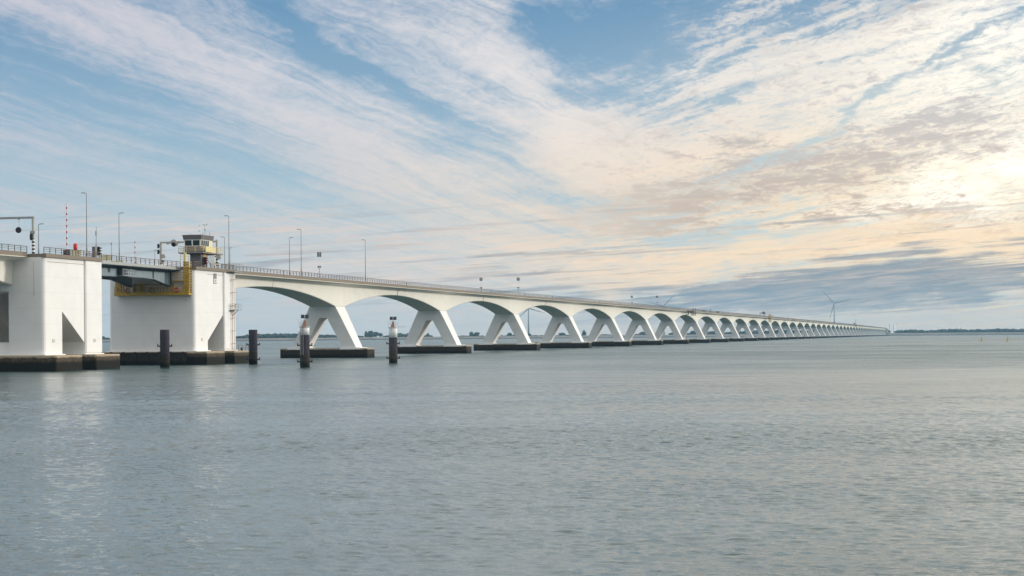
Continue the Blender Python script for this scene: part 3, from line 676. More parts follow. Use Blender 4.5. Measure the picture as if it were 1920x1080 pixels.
# ------------------------------------------------------------------ yellow maintenance walkway on the second pier
wk = thing('maintenance_walkway', 'yellow steel walkway with a caged ladder hung across the grey pier wall', 'walkway', (0, 327.6, 13.0))
MB().box(-6.9, 8.1, -1.5, -0.02, 0.0, 0.36).build('floor', MT['yellow'], wk, bevel=0.03)
rl = MB()
for k in range(25):
    x = -6.85 + k * 0.62; rl.box(x, x + 0.08, -1.48, -1.41, 0.36, 1.55)
rl.box(-6.85, 8.1, -1.50, -1.485, 0.362, 0.62)
for z in (0.75, 1.15, 1.5): rl.box(-6.85, 8.1, -1.48, -1.42, z, z + 0.09)
rl.build('railing', MT['yellow'], wk)
for x0, zt in ((7.0, 6.1), (-6.7, 2.9)):
    cg = MB()
    for (dx, dy) in ((0, -1.35), (1.0, -1.35), (0, -0.15), (1.0, -0.15), (0.5, -1.4), (0.25, -1.38), (0.75, -1.38), (0.5, -0.2)): cg.box(x0 + dx, x0 + dx + 0.14, dy, dy + 0.14, 0.36, zt)
    for k in range(int((zt - 0.6) / 0.33)):
        z = 0.6 + k * 0.33; cg.box(x0 + 0.09, x0 + 1.0, -1.33, -1.28, z, z + 0.05)
    for k in range(int(zt / 0.5)):
        z = 0.6 + k * 0.5; cg.box(x0 - 0.03, x0 + 1.12, -1.46, -1.37, z, z + 0.14); cg.box(x0 - 0.03, x0 + 0.02, -1.37, -0.1, z, z + 0.10); cg.box(x0 + 1.05, x0 + 1.12, -1.37, -0.1, z, z + 0.10)
    cg.build('ladder_cage', MT['yellow'], wk)
pm = MB(); pm.box(4.6, 7.0, -1.45, -0.05, 2.6, 2.75)
for x in (4.65, 5.8): pm.box(x, x + 0.06, -1.45, -1.39, 2.75, 4.6)
for z in (3.2, 3.7, 4.2): pm.box(4.65, 7.0, -1.45, -1.39, z, z + 0.06)
pm.build('landing', MT['yellow'], wk)
sp = MB()
for x in (-3.4, 4.2, -1.9): sp.box(x, x + 0.25, -0.9, -0.1, 0.36, 2.2)
sp.box(-3.3, 4.3, -0.6, -0.45, 1.9, 2.1); sp.build('pipe_rack', MT['yellow'], wk)
tp = MB()
for x in (6.4, 8.1): tp.box(x, x + 0.07, -1.4, -1.33, 6.1, 7.6)
for z in (6.6, 7.1, 7.55): tp.box(6.4, 8.17, -1.4, -1.34, z, z + 0.06)
tp.box(7.0, 7.4, -1.2, -0.8, 5.4, 7.9); tp.build('gate', MT['yellowpale'], wk)
for x, lab, mm in ((-4.1, 'dark lifebuoy ring at the left end of the yellow walkway', 'rust'), (0.8, 'brown lifebuoy ring in the middle of the yellow walkway', 'rust'), (5.7, 'red lifebuoy ring at the right end of the yellow walkway', 'redring')):
    lb = MB(); lb.torus((0, 0, 0), 0.38, 0.13, 'y', 18, 8)
    tag(lb.build('lifebuoy', MT[mm], None, (x, 326.0, 13.95), smooth=True), lab, 'lifebuoy', 'lifebuoys on the yellow walkway')

# ladder with platform on the long side of the second pier
ld = thing('access_ladder', 'tall thin ladder with a railed landing on the white pier side', 'ladder', (9.0, 345.9, 2.6))
st = MB()
for dy in (-1.0, 0.0): st.box(0.25, 0.32, dy, dy + 0.07, 0.2, 15.2)
for k in range(48): st.box(0.26, 0.31, -0.93, 0.0, 0.4 + k * 0.31, 0.44 + k * 0.31)
for k in range(6): st.box(0.0, 0.9, -1.05, -0.99, 1.2 + k * 2.5, 1.27 + k * 2.5); st.box(0.85, 0.9, -1.05, 0.12, 1.2 + k * 2.5, 1.27 + k * 2.5); st.box(0.0, 0.9, 0.07, 0.12, 1.2 + k * 2.5, 1.27 + k * 2.5)
st.build('ladder', MT['ladder'], ld)
pf = MB(); pf.box(0.0, 1.3, -1.7, 1.2, 7.75, 7.85)
for (x, y) in ((1.25, -1.7), (1.25, -0.3), (1.25, 1.15), (0.1, -1.7), (0.1, 1.15)): pf.box(x, x + 0.05, y, y + 0.05, 7.85, 9.0)
for z in (8.4, 8.95): pf.box(1.25, 1.3, -1.7, 1.2, z, z + 0.05); pf.box(0.0, 1.3, -1.7, -1.65, z, z + 0.05); pf.box(0.0, 1.3, 1.15, 1.2, z, z + 0.05)
pf.add([(0.0,-0.3,6.6),(0.0,-0.2,6.6),(1.25,-0.3,7.75),(1.25,-0.2,7.75),(0.0,-0.3,6.75),(0.0,-0.2,6.75),(1.1,-0.3,7.75),(1.1,-0.2,7.75)],[(0,1,3,2),(4,6,7,5),(0,2,6,4),(1,5,7,3)])
pf.build('landing', MT['panel'], ld)
tpf = MB(); tpf.box(-0.2, 1.4, -2.6, 1.6, 15.2, 15.3)
for y in (-2.6, -1.2, 0.2, 1.55): tpf.box(1.35, 1.4, y, y + 0.05, 15.3, 16.9)
for z in (15.8, 16.3, 16.85): tpf.box(1.35, 1.4, -2.6, 1.6, z, z + 0.06); tpf.box(-0.2, 1.4, -2.6, -2.55, z, z + 0.06); tpf.box(-0.2, 1.4, 1.55, 1.6, z, z + 0.06)
tpf.build('top_landing', MT['greysteel'], ld)
fr = thing('footing_railing', 'low thin railing at the foot of the white pier beside the ladder', 'railing', (11.2, 347.0, 2.45))
fm = MB()
for y in (-4.0, -2.0, 0.0, 1.4): fm.box(-0.03, 0.03, y, y + 0.06, 0, 1.1)
for z in (0.55, 1.06): fm.box(-0.03, 0.03, -4.0, 1.46, z, z + 0.05)
fm.build('rail', MT['rail'], fr)
bl = MB(); bl.lathe([(0.22, 0), (0.18, 0.35), (0.30, 0.42), (0.26, 0.55)], 12); 
tag(bl.build('bollard', MT['black'], None, (10.4, 346.9, 2.45), smooth=True), 'small dark bollard on the footing beside the low railing', 'bollard')
# ------------------------------------------------------------------ control tower on the second pier
ct = thing('control_tower', 'bridge control cabin with slanted dark windows and yellow balcony on a grey shaft', 'control tower', (0, 331.0, 18.22))
MB().box(6.35, 8.55, 0.0, 3.2, 0.0, 2.7).build('shaft', MT['slate'], ct, bevel=0.05)
sd_ = MB(); sd_.box(8.555, 8.62, 0.9, 2.3, 0.15, 2.2); sd_o = sd_.build('door', MT['black'], ct)
MB().box(8.555, 8.66, 0.9, 2.4, 2.05, 2.6).build('sign_panel', MT['yellow'], ct)
MB().box(4.45, 9.5, -1.15, 8.9, 2.70, 2.92).build('balcony_floor', MT['taupe'], ct, bevel=0.03)
def flare(x0, x1, y0, y1, z0, z1, a, b):
    """box whose walls lean outwards from inset a at the bottom to b at the top"""
    return [(x0-a,y0-a,z0),(x1+a,y0-a,z0),(x1+a,y1+a,z0),(x0-a,y1+a,z0),(x0-b,y0-b,z1),(x1+b,y0-b,z1),(x1+b,y1+b,z1),(x0-b,y1+b,z1)], [(0,3,2,1),(4,5,6,7),(0,1,5,4),(1,2,6,5),(2,3,7,6),(3,0,4,7)]
cx0, cx1, cy0, cy1 = 5.35, 8.45, 0.0, 5.6
MB().add(*flare(cx0, cx1, cy0, cy1, 2.93, 4.08, 0.0, 0.05)).build('lower_wall', MT['taupe'], ct)
MB().add(*flare(cx0, cx1, cy0, cy1, 4.085, 5.32, 0.06, 0.16)).build('window_wall', MT['creamwall'], ct)
MB().add(*flare(cx0, cx1, cy0, cy1, 5.325, 6.22, 0.22, 0.38)).build('roof_band', MT['slate'], ct)
def win(pts, name='window'):
    """slanted pane in a white frame; pts: 4 corners, normal outwards"""
    p = [Vector(q) for q in pts]; nrm = (p[1]-p[0]).cross(p[3]-p[0]).normalized()
    fr_, c = MB(), sum(p, Vector()) / 4
    o = [q + nrm * 0.035 for q in p]; i_ = [c + (q - c) * 0.86 + nrm * 0.035 for q in p]
    fr_.add(o + i_ + p, [(0,1,5,4),(1,2,6,5),(2,3,7,6),(3,0,4,7),(8,9,1,0),(9,10,2,1),(10,11,3,2),(11,8,0,3)])
    f_ = fr_.build(name, MT['frame'], ct)
    gl = MB(); gl.add([q + nrm * -0.006 for q in i_], [(0,1,2,3)]); gl.build('pane', MT['glass'], f_)
za, zb = 4.10, 5.30
for k in range(2):
    xa, xb = cx0 - 0.02 + k * 1.57, cx0 - 0.02 + (k + 1) * 1.57 - 0.02
    win([(xa, cy0-0.07, za), (xb, cy0-0.07, za), (xb + 0.03*k, cy0-0.165, zb), (xa - 0.05*(1-k), cy0-0.165, zb)])
for k in range(4):
    ya, yb = cy0 + 0.05 + k * 0.98, cy0 + 0.05 + (k + 1) * 0.98 - 0.05
    win([(cx1+0.07, ya, za), (cx1+0.07, yb, za), (cx1+0.165, yb, zb), (cx1+0.165, ya, zb)])
br_ = MB()
for (x, y) in [(4.5,-1.1),(6.1,-1.1),(7.8,-1.1),(9.42,-1.1)] + [(9.42, -1.1 + 1.25*k) for k in range(1, 9)] + [(4.5, -1.1 + 2.4*k) for k in range(1, 5)]:
    br_.box(x, x + 0.07, y, y + 0.07, 2.925, 4.05)
for z in (3.3, 3.65, 4.0):
    br_.box(4.5, 9.49, -1.11, -1.05, z, z + 0.06); br_.box(9.43, 9.49, -1.05, 8.9, z, z + 0.06); br_.box(4.5, 4.56, -1.05, 8.9, z, z + 0.06)
br_.box(9.44, 9.48, 0.3, 5.2, 3.0, 3.95)
br_.build('balcony_railing', MT['yellowpale'], ct)
stp = MB()
for k in range(11):
    t_ = k / 10; stp.box(7.9, 8.7, 4.0 + 3.0 * t_, 4.28 + 3.0 * t_, 2.62 - 2.5 * t_, 2.66 - 2.5 * t_)
for x in (7.85, 8.7): stp.add([(x, 3.9, 2.55), (x + 0.06, 3.9, 2.55), (x + 0.06, 7.2, -0.02), (x, 7.2, -0.02), (x, 3.9, 2.69), (x + 0.06, 3.9, 2.69), (x + 0.06, 7.2, 0.2), (x, 7.2, 0.2)], [(0,3,2,1),(4,5,6,7),(0,1,5,4),(1,2,6,5),(2,3,7,6),(3,0,4,7)])
for k in range(6):
    t_ = k / 5; stp.box(8.7, 8.75, 3.95 + 3.1 * t_, 4.0 + 3.1 * t_, 2.6 - 2.5 * t_, 3.6 - 2.5 * t_)
stp.add([(8.7, 3.95, 3.55), (8.75, 3.95, 3.55), (8.75, 7.1, 1.05), (8.7, 7.1, 1.05), (8.7, 3.95, 3.62), (8.75, 3.95, 3.62), (8.75, 7.1, 1.12), (8.7, 7.1, 1.12)], [(0,3,2,1),(4,5,6,7),(0,1,5,4),(1,2,6,5),(2,3,7,6),(3,0,4,7)])
stp.build('stair', MT['yellowpale'], ct)
an = MB(); an.tube((8.0, 0.6, 6.2), (8.0, 0.6, 8.55), 0.045); an.build('antenna', MT['rw'], ct)
an = MB(); an.tube((8.6, 1.9, 6.2), (8.6, 1.9, 8.2), 0.03); an.box(8.3, 9.1, 1.87, 1.93, 8.1, 8.16); an.box(8.25, 8.4, 1.85, 1.95, 8.16, 8.3); an.box(8.45, 8.75, 1.8, 2.0, 7.2, 7.4); an.tube((9.0, 1.9, 8.16), (9.0, 1.9, 8.4), 0.08); an.box(8.5, 8.95, 1.87, 1.93, 6.8, 6.86)
an.build('weather_station', MT['greysteel'], ct)
an = MB(); an.tube((8.5, 4.6, 6.2), (8.5, 4.6, 7.1), 0.06); an.tube((6.3, 0.6, 6.2), (6.3, 0.6, 6.45), 0.16, 0.05); an.box(8.83, 8.90, 0.3, 0.4, 5.7, 6.6); an.build('roof_vent', MT['greysteel'], ct)

# ------------------------------------------------------------------ lamp posts and masts on the deck
def lamp(label, x, y, top, arm, group='street lamps along the bridge deck', z0=18.25):
    t = thing('street_lamp', label, 'street lamp', (x, y, z0), 0, group); h = top - z0
    mb = MB(); mb.tube((0,0,0), (0,0,1.9), 0.13, 0.13); mb.tube((0,0,1.9), (0,0,h), 0.095, 0.055); mb.build('pole', MT['pole'], t)
    mb = MB(); mb.tube((0,0,h - 0.04), (arm * 0.45, 0, h + 0.03), 0.05, 0.04); mb.build('arm', MT['pole'], t)
    mb = MB(); mb.box(min(arm*0.25, arm*0.95), max(arm*0.25, arm*0.95), -0.14, 0.14, h + 0.0, h + 0.11); mb.build('lamp_head', MT['pole'], t, bevel=0.03)
    return t
lamp('tall street lamp above the left white pier, beside the red and white barrier arm', 5.6, 288.9, 29.3, -1)
lamp('tall street lamp just right of the control tower', 5.6, 352.7, 29.35, -1)
lamp('taller of the two lamps close together right of the tower', 5.6, 395.9, 28.95, -1)
lamp('lone street lamp above the first full arch, right of the square sign panels', 5.6, 443.3, 28.9, -1)
lamp('short lamp post next to the striped gantry post at the left edge', -5.5, 293.5, 24.6, 1)
lamp('street lamp rising over the middle of the drawbridge', -5.5, 325.5, 28.45, 1)
lamp('shorter lamp immediately left of the tall lamp by the tower', -5.5, 378.3, 26.6, -1)
lamp('shorter lamp left of its taller neighbour, right of the tower', -5.5, 419.1, 28.45, 1)
def mast(label, x, y, top, kind):
    t = thing('equipment_mast', label, 'mast', (x, y, 18.25), 0, 'thin equipment masts on the deck'); h = top - 18.25
    mb = MB(); mb.tube((0,0,0), (0,0,h), 0.06, 0.035, 6); mb.build('pole', MT['pole'], t)
    mb = MB()
    if kind == 0: mb.box(-0.10, 0.10, -0.1, 0.1, h - 1.1, h - 0.35); mb.tube((0,0,h), (0.12,0,h + 0.3), 0.05); mb.box(-0.14, 0.14, -0.1, 0.1, h * 0.45, h * 0.45 + 0.15)
    elif kind == 1: mb.box(-0.09, 0.09, -0.09, 0.09, h - 0.5, h); mb.box(-0.12, 0.12, -0.08, 0.08, h * 0.4, h * 0.4 + 0.12)
    else: mb.box(-0.05, 0.45, -0.08, 0.08, h - 0.1, h)
    mb.build('sensor_box', MT['greysteel'], t)
mast('thin mast with small boxes above the black traffic lights', 5.3, 293.1, 23.5, 0)
mast('short thin mast standing on the near half of the drawbridge', -5.2, 321.5, 22.8, 1)
mast('short thin mast touching the tall lamp right of the tower', 5.2, 354.2, 23.1, 2)
mast('tiny post on the far side of the deck left of the signal gantry', -5.4, 341.5, 22.3, 2)

# ------------------------------------------------------------------ signal gantries
def disc(mb, c, r, tilt=0.0): mb.tube((c[0], c[1] - 0.09, c[2]), (c[0], c[1] + 0.09, c[2]), r, n=20)
g1 = thing('signal_gantry', 'grey gantry with a black disc signal at the left edge, striped post', 'signal gantry', (0, 271.2, 18.25), 0, 'signal gantries over the road')
def gpost(x, h, par):
    mb = MB(); mb.box(x - 0.16, x + 0.16, -0.16, 0.16, 2.6, h); mb.build('post', MT['beige'], par)
    mb = MB(); mb.box(x - 0.17, x + 0.17, -0.17, 0.17, 0.0, 2.595); mb.build('striped_base', MT['bw'], par)
gpost(5.0, 6.1, g1); gpost(-5.0, 6.1, g1)
mb = MB(); mb.box(-5.2, 5.2, -0.17, 0.17, 5.78, 6.12); mb.build('beam', MT['greysteel'], g1, bevel=0.03)
mb = MB(); mb.tube((2.6, -0.05, 5.78), (2.6, -0.05, 4.5), 0.03); mb.box(2.5, 2.7, -0.2, 0.1, 5.6, 5.9); hg = mb.build('hanger', MT['greysteel'], g1)
mb = MB(); disc(mb, (2.55, -0.15, 4.0), 0.48); mb.build('signal_disc', MT['black'], g1)
mb = MB(); mb.box(4.62, 5.05, -0.45, -0.17, 2.5, 3.2); disc(mb, (4.83, -0.32, 3.2), 0.21); disc(mb, (4.83, -0.32, 2.55), 0.21); mb.build('signal_head', MT['black'], g1)
mb = MB(); mb.box(4.58, 5.42, -0.3, -0.17, 3.36, 3.80); mb.build('sign_plate', MT['greysteel'], g1)
g2 = thing('signal_gantry', 'beige gantry behind the control tower with round disc signals on both posts', 'signal gantry', (0, 345.6, 18.25), 0, 'signal gantries over the road')
gpost(5.9, 6.0, g2); 
mb = MB(); mb.box(-6.1, -5.68, -0.2, 0.2, 1.6, 5.75); mb.build('post', MT['beige'], g2, bevel=0.03)
mb = MB(); mb.box(-6.11, -5.67, -0.21, 0.21, 0.0, 1.595); mb.build('striped_base', MT['bw'], g2)
mb = MB(); mb.box(-6.1, 6.05, -0.15, 0.15, 5.5, 5.85); mb.box(-4.0, -1.8, -0.22, 0.22, 5.45, 5.9); mb.build('beam', MT['beige'], g2, bevel=0.05)
mb = MB(); mb.tube((-3.0, -0.45, 5.55), (-3.0, 0.45, 5.55), 0.66, n=20); mb.build('signal_disc', MT['beige'], g2)
mb = MB(); mb.tube((-3.0, -0.47, 5.2), (-3.0, -0.60, 5.15), 0.48, 0.42, n=16); mb.box(-4.6, -4.2, -0.3, 0.3, 5.3, 5.44); mb.build('signal_lens', MT['black'], g2)
for (x, z, r, nm, mm) in ((-5.35, 2.95, 0.42, 'signal_disc', 'beige'), (6.25, 2.6, 0.50, 'signal_disc', 'beige')):
    mb = MB(); mb.tube((x, -0.22, z), (x, 0.22, z), r, n=16); mb.build(nm, MT[mm], g2)
mb = MB()
for z in (4.55, 3.4): mb.box(-6.6, -6.32, -0.2, 0.2, z, z + 0.85); mb.box(-6.32, -6.1, -0.1, 0.1, z + 0.2, z + 0.6)
mb.box(-5.67, -5.25, -0.2, 0.2, 1.75, 2.2); mb.box(5.3, 5.74, -0.1, 0.1, 2.6, 2.75); mb.build('signal_head', MT['black'], g2)

# ------------------------------------------------------------------ barriers, traffic lights, red cylinder, cabinets
b1 = thing('barrier_arm', 'raised red and white barrier arm standing upright above the left white pier', 'barrier', (6.4, 280.0, 18.25), 0, 'raised barrier arms')
mb = MB(); mb.box(-0.09, 0.09, -0.05, 0.05, 0.9, 8.75); mb.build('arm', MT['rw'], b1)
mb = MB()
for z in (0.30, 0.62, 0.94): mb.box(-0.55, 0.50, -0.3, 0.3, z, z + 0.24)
mb.box(-0.5, 0.45, -0.25, 0.25, 0.0, 1.1); mb.build('drive_cabinet', MT['black'], b1)
b2 = thing('barrier_arm', 'smaller raised red and white barrier arm on the far side of the drawbridge', 'barrier', (-5.0, 331.4, 18.25), 0, 'raised barrier arms')
mb = MB(); mb.box(-0.07, 0.07, -0.05, 0.05, 0.9, 5.3); mb.build('arm', MT['rw'], b2)
mb = MB(); mb.box(-0.4, 0.4, -0.25, 0.25, 0.0, 1.1); mb.build('drive_cabinet', MT['taupe'], b2)
rc = thing('lifebuoy_case', 'bright red round topped case on a post by the left pier railing', 'safety case', (8.3, 279.2, 18.3))
mb = MB(); mb.lathe([(0.02, 1.05), (0.30, 1.10), (0.33, 1.3), (0.33, 1.85), (0.28, 2.05), (0.12, 2.14), (0.01, 2.15)], 14); mb.build('case', MT['red'], rc, smooth=True)
mb = MB(); mb.tube((0.05, 0, 0), (0.05, 0, 1.06), 0.06); mb.build('post', MT['rail'], rc)
rc2 = thing('lifebuoy_case', 'small red case beside the door of the control tower shaft', 'safety case', (8.9, 332.6, 18.3))
mb = MB(); mb.lathe([(0.02, 0.6), (0.24, 0.65), (0.26, 0.8), (0.26, 1.5), (0.2, 1.7), (0.01, 1.75)], 12); mb.build('case', MT['red'], rc2, smooth=True)
mb = MB(); mb.tube((0, 0, 0), (0, 0, 0.62), 0.05); mb.build('post', MT['rail'], rc2)
cb = thing('control_cabinet', 'dark grey cabinet left of the black traffic lights on the left pier', 'cabinet', (8.2, 286.3, 18.25))
mb = MB(); mb.box(-0.28, 0.28, -0.3, 0.3, 0.0, 1.95); mb.build('housing', MT['taupe'], cb, bevel=0.03)
mb = MB(); mb.box(-0.24, 0.24, -0.33, -0.303, 0.1, 1.85); mb.build('door', MT['slate'], cb)
def signal(label, x, y, rz=0):
    t = thing('traffic_light', label, 'traffic light', (x, y, 18.25), rz)
    mb = MB(); mb.tube((0, 0, 0), (0, 0, 2.1), 0.06); mb.build('post', MT['greysteel'], t)
    mb = MB(); mb.box(-0.22, 0.22, -0.16, 0.16, 0.6, 2.0); mb.build('housing', MT['black'], t, bevel=0.04)
    mb = MB()
    for z in (0.7, 1.15, 1.6):
        mb.add([(0.22,-0.2,z+0.30),(0.22,0.2,z+0.30),(0.62,0.17,z+0.20),(0.62,-0.17,z+0.20),(0.22,-0.2,z),(0.22,0.2,z)], [(0,1,2,3),(4,0,3),(5,2,1),(4,3,2,5),(0,4,5,1)])
    mb.build('visor', MT['black'], t)
signal('black three lamp traffic light with visors at the end of the left pier', 8.35, 287.5)
signal('black traffic light at the foot of the control tower', 9.0, 331.9, 0)
def yboard(label, x0, x1, y, h=1.0, n=3):
    t = thing('warning_board', label, 'warning board', ((x0 + x1) / 2, y, 18.24), 0, 'yellow boards behind the railing'); w = (x1 - x0) / 2
    mb = MB()
    for k in range(n): mb.box(-w, w, -0.04, 0.04, 0.25 + k * (h - 0.2) / n, 0.25 + k * (h - 0.2) / n + (h - 0.2) / n * 0.78)
    mb.build('board', MT['yellowpale'], t)
    mb = MB()
    for x in (-w + 0.05, 0, w - 0.05): mb.box(x - 0.04, x + 0.04, 0.045, 0.12, 0, h + 0.05)
    mb.build('stand', MT['rail'], t)
yboard('pale yellow board behind the railing next to the red case', 5.2, 6.9, 284.0, 1.35)
yboard('yellow board behind the railing at the start of the drawbridge', 3.2, 5.3, 299.2, 1.15)
yboard('yellow board behind the railing under the lamp on the drawbridge', -4.4, -2.2, 320.0, 1.1)

# ------------------------------------------------------------------ sign poles with square panels
def signpole(label, x, y, z, rz=0.0):
    t = thing('sign_pole', label, 'sign', (x, y, z), rz, 'striped poles with square double panels')
    mb = MB(); mb.tube((0,0,2.4), (0,0,6.0), 0.05); mb.build('pole', MT['frame'], t)
    mb = MB(); mb.tube((0,0,0.0), (0,0,2.4), 0.085, n=10); mb.build('striped_base', MT['bw'], t)
    for s in (-1, 1):
        x0, x1 = sorted((s * 0.06, s * 0.50)); mb = MB(); mb.box(x0, x1, -0.08, -0.02, 4.95, 6.05); mb.build('panel', MT['panel'], t)
        x0, x1 = sorted((s * 0.10, s * 0.36)); mb = MB(); mb.box(x0, x1, -0.12, 0.12, 2.45, 2.85); mb.build('signal_box', MT['slate'], t)
    return t
signpole('square double panel on a striped pole between two tall lamps', 5.9, 407.4, 18.35)
signpole('left of the two square panels above the third arch', -5.6, 606.9, 18.35)
signpole('right of the two square panels above the third arch, striped base visible', 5.9, 612.3, 18.35)
signpole('left of two small square panels near the distant rotor blades', -5.6, 915.8, 18.2)
signpole('right of two small square panels, in front of the distant rotor blades', 5.9, 923.0, 18.2)
def dpost(label, y, h):
    t = MB(); t.tube((0,0,0), (0,0,h), 0.10, 0.08); t.box(-0.2, 0.2, -0.1, 0.1, h - 0.5, h)
    tag(t.build('marker_stake', MT['slate'], None, (5.9, y, 18.2 + drop(0, y) - drop(0, 430))), label, 'post')
dpost('short dark post on the parapet between two cars far along the bridge', 1140.0, 2.0)
dpost('lone dark post on the distant deck left of the big wind turbine', 1728.0, 3.2)
dpost('small dark post just right of the nearer yellow inspection gantry', 1560.0, 2.2)

# ------------------------------------------------------------------ cars far along the deck
def car(label, y, m_, x=3.0):
    t = thing('car', label, 'car', (x, y, 18.23 + drop(0, y) - drop(0, 430)), 0, 'cars far along the bridge')
    pr = [(-2.1, 0.35), (2.1, 0.35), (2.15, 0.75), (1.15, 0.92), (0.55, 1.45), (-1.2, 1.47), (-2.05, 0.95)]
    MB().prism(pr, 0, -0.85, 0.85).build('body', MT[m_], t, bevel=0.05)
    MB().prism([(1.0, 0.95), (0.55, 1.36), (-1.1, 1.38), (-1.7, 0.98)], 0, -0.87, 0.87).build('window', MT['glass'], t)
    for yy_ in (-1.3, 1.3):
        for s in (-1, 1): MB().tube((s * 0.7, yy_, 0.32), (s * 0.88, yy_, 0.32), 0.32, n=12).build('wheel', MT['tyre'], t)
car('low grey car roof just right of the hanging scaffold', 1131.0, 'carsilver')
car('dark car right of the short post on the parapet', 1203.0, 'carred')
car('dark car on the distant deck right of the lone post', 1821.0, 'carred')

# ------------------------------------------------------------------ scaffold and inspection gantries far along the bridge
sc_ = thing('hanging_scaffold', 'brown steel scaffold hung on the girder above the seventh arch', 'scaffold', (6.0, 1043.0, 15.6))
mb = MB()
for y in (5.0, 9.0, 13.0, 15.0):
    for x in (0.1, 1.4): mb.box(x, x + 0.18, y, y + 0.3, 0, 4.2 if y > 10 else 2.6)
for z in (0.0, 1.0, 2.4): mb.box(0.1, 1.6, 5.0, 15.3, z, z + 0.2)
mb.build('cage', MT['rail'], sc_)
mb = MB(); mb.box(0.1, 1.0, -10, 5.0, 2.2, 2.5)
for y in (-8.0, -6.8): mb.box(0.3, 0.6, y, y + 0.5, 0.3, 2.2)
mb.box(0.3, 0.6, -8, -6.3, 0.3, 0.5); mb.build('rail_beam', MT['rail'], sc_)
def inspection(label, y, mastx, booth):
    t = thing('inspection_gantry', label, 'inspection gantry', (5.95, y, 14.4 + drop(0, y) - drop(0, 430)), 0, 'yellow inspection gantries')
    mb = MB()
    for dy in (-3, 0, 3):
        for x in (0.1, 1.5): mb.box(x, x + 0.22, dy - 0.15, dy + 0.15, 0, 6.4)
    for z in (0, 1.6, 3.2, 4.8, 6.2): mb.box(0.1, 1.75, -3.2, 3.2, z, z + 0.22)
    for z in (0, 3.2):
        for k in range(2): mb.add([(1.7,-3+3*k,z+0.2),(1.75,-3+3*k,z+0.2),(1.75,0+3*k,z+3.2),(1.7,0+3*k,z+3.2),(1.7,-2.7+3*k,z+0.2),(1.75,-2.7+3*k,z+0.2),(1.75,0.3+3*k,z+3.2),(1.7,0.3+3*k,z+3.2)], [(0,3,2,1),(4,5,6,7),(0,1,5,4),(1,2,6,5),(2,3,7,6),(3,0,4,7)])
    mb.build('frame', MT['yellow'], t)
    if mastx:
        mb = MB(); mb.box(0.6, 1.1, -0.3, 0.3, 6.4, 13.6); mb.build('mast', MT['greysteel'], t)
        mb = MB(); mb.box(-2.0, -0.6, -10, -6, 4.2, 8.0); mb.box(-0.6, 0.6, -9, -0.4, 6.6, 7.0); mb.build('arm', MT['slate'], t)
    if booth:
        mb = MB()
        for (x, yy_) in ((-4, -34), (-1, -34), (-4, -26), (-1, -26)): mb.box(x, x + 0.15, yy_, yy_ + 0.3, 3.8, 7.2)
        mb.box(-4.2, -0.8, -35, -25, 7.2, 7.5); mb.box(-3.2, -1.4, -22, -13, 6.6, 8.4); mb.build('canopy', MT['slate'], t)
inspection('nearer yellow inspection gantry astride the parapet with a dark canopy beside it', 1528.0, False, True)
inspection('far yellow inspection gantry with a tall mast near the end of the bridge', 3030.0, True, False)

# ------------------------------------------------------------------ piles, marker posts, gull, buoys
def lugs(t, zs, r=0.8):
    for z in zs:
        mb = MB()
        for s in (-1, 1):
            a_, b__ = sorted((s * (r - 0.05), s * (r + 0.42))); mb.box(a_, b__, -0.10, 0.10, z - 0.10, z + 0.12)
            a_, b__ = sorted((s * (r + 0.30), s * (r + 0.46))); mb.box(a_, b__, -0.13, 0.13, z - 0.12, z + 0.38)
        mb.build('cleat', MT['black'], t)
def pile(label, x, y, zs):
    t = thing('mooring_pile', label, 'pile', (x, y, 0), HEAD, 'dark steel mooring piles')
    MB().lathe([(0.80, -4), (0.80, 6.38), (0.77, 6.43), (0.70, 6.45)], 32).build('pile', MT['pile'], t).data.polygons.foreach_set('use_smooth', [len(p_.vertices) == 4 for p_ in t.children[0].data.polygons])
    lugs(t, zs)
pile('dark steel pile with a gull on top, in front of the grey pier wall', 15.55, 297.8, (3.62,))
pile('dark steel pile standing free right of the ladder pier', 19.35, 329.7, (3.62, 0.9))
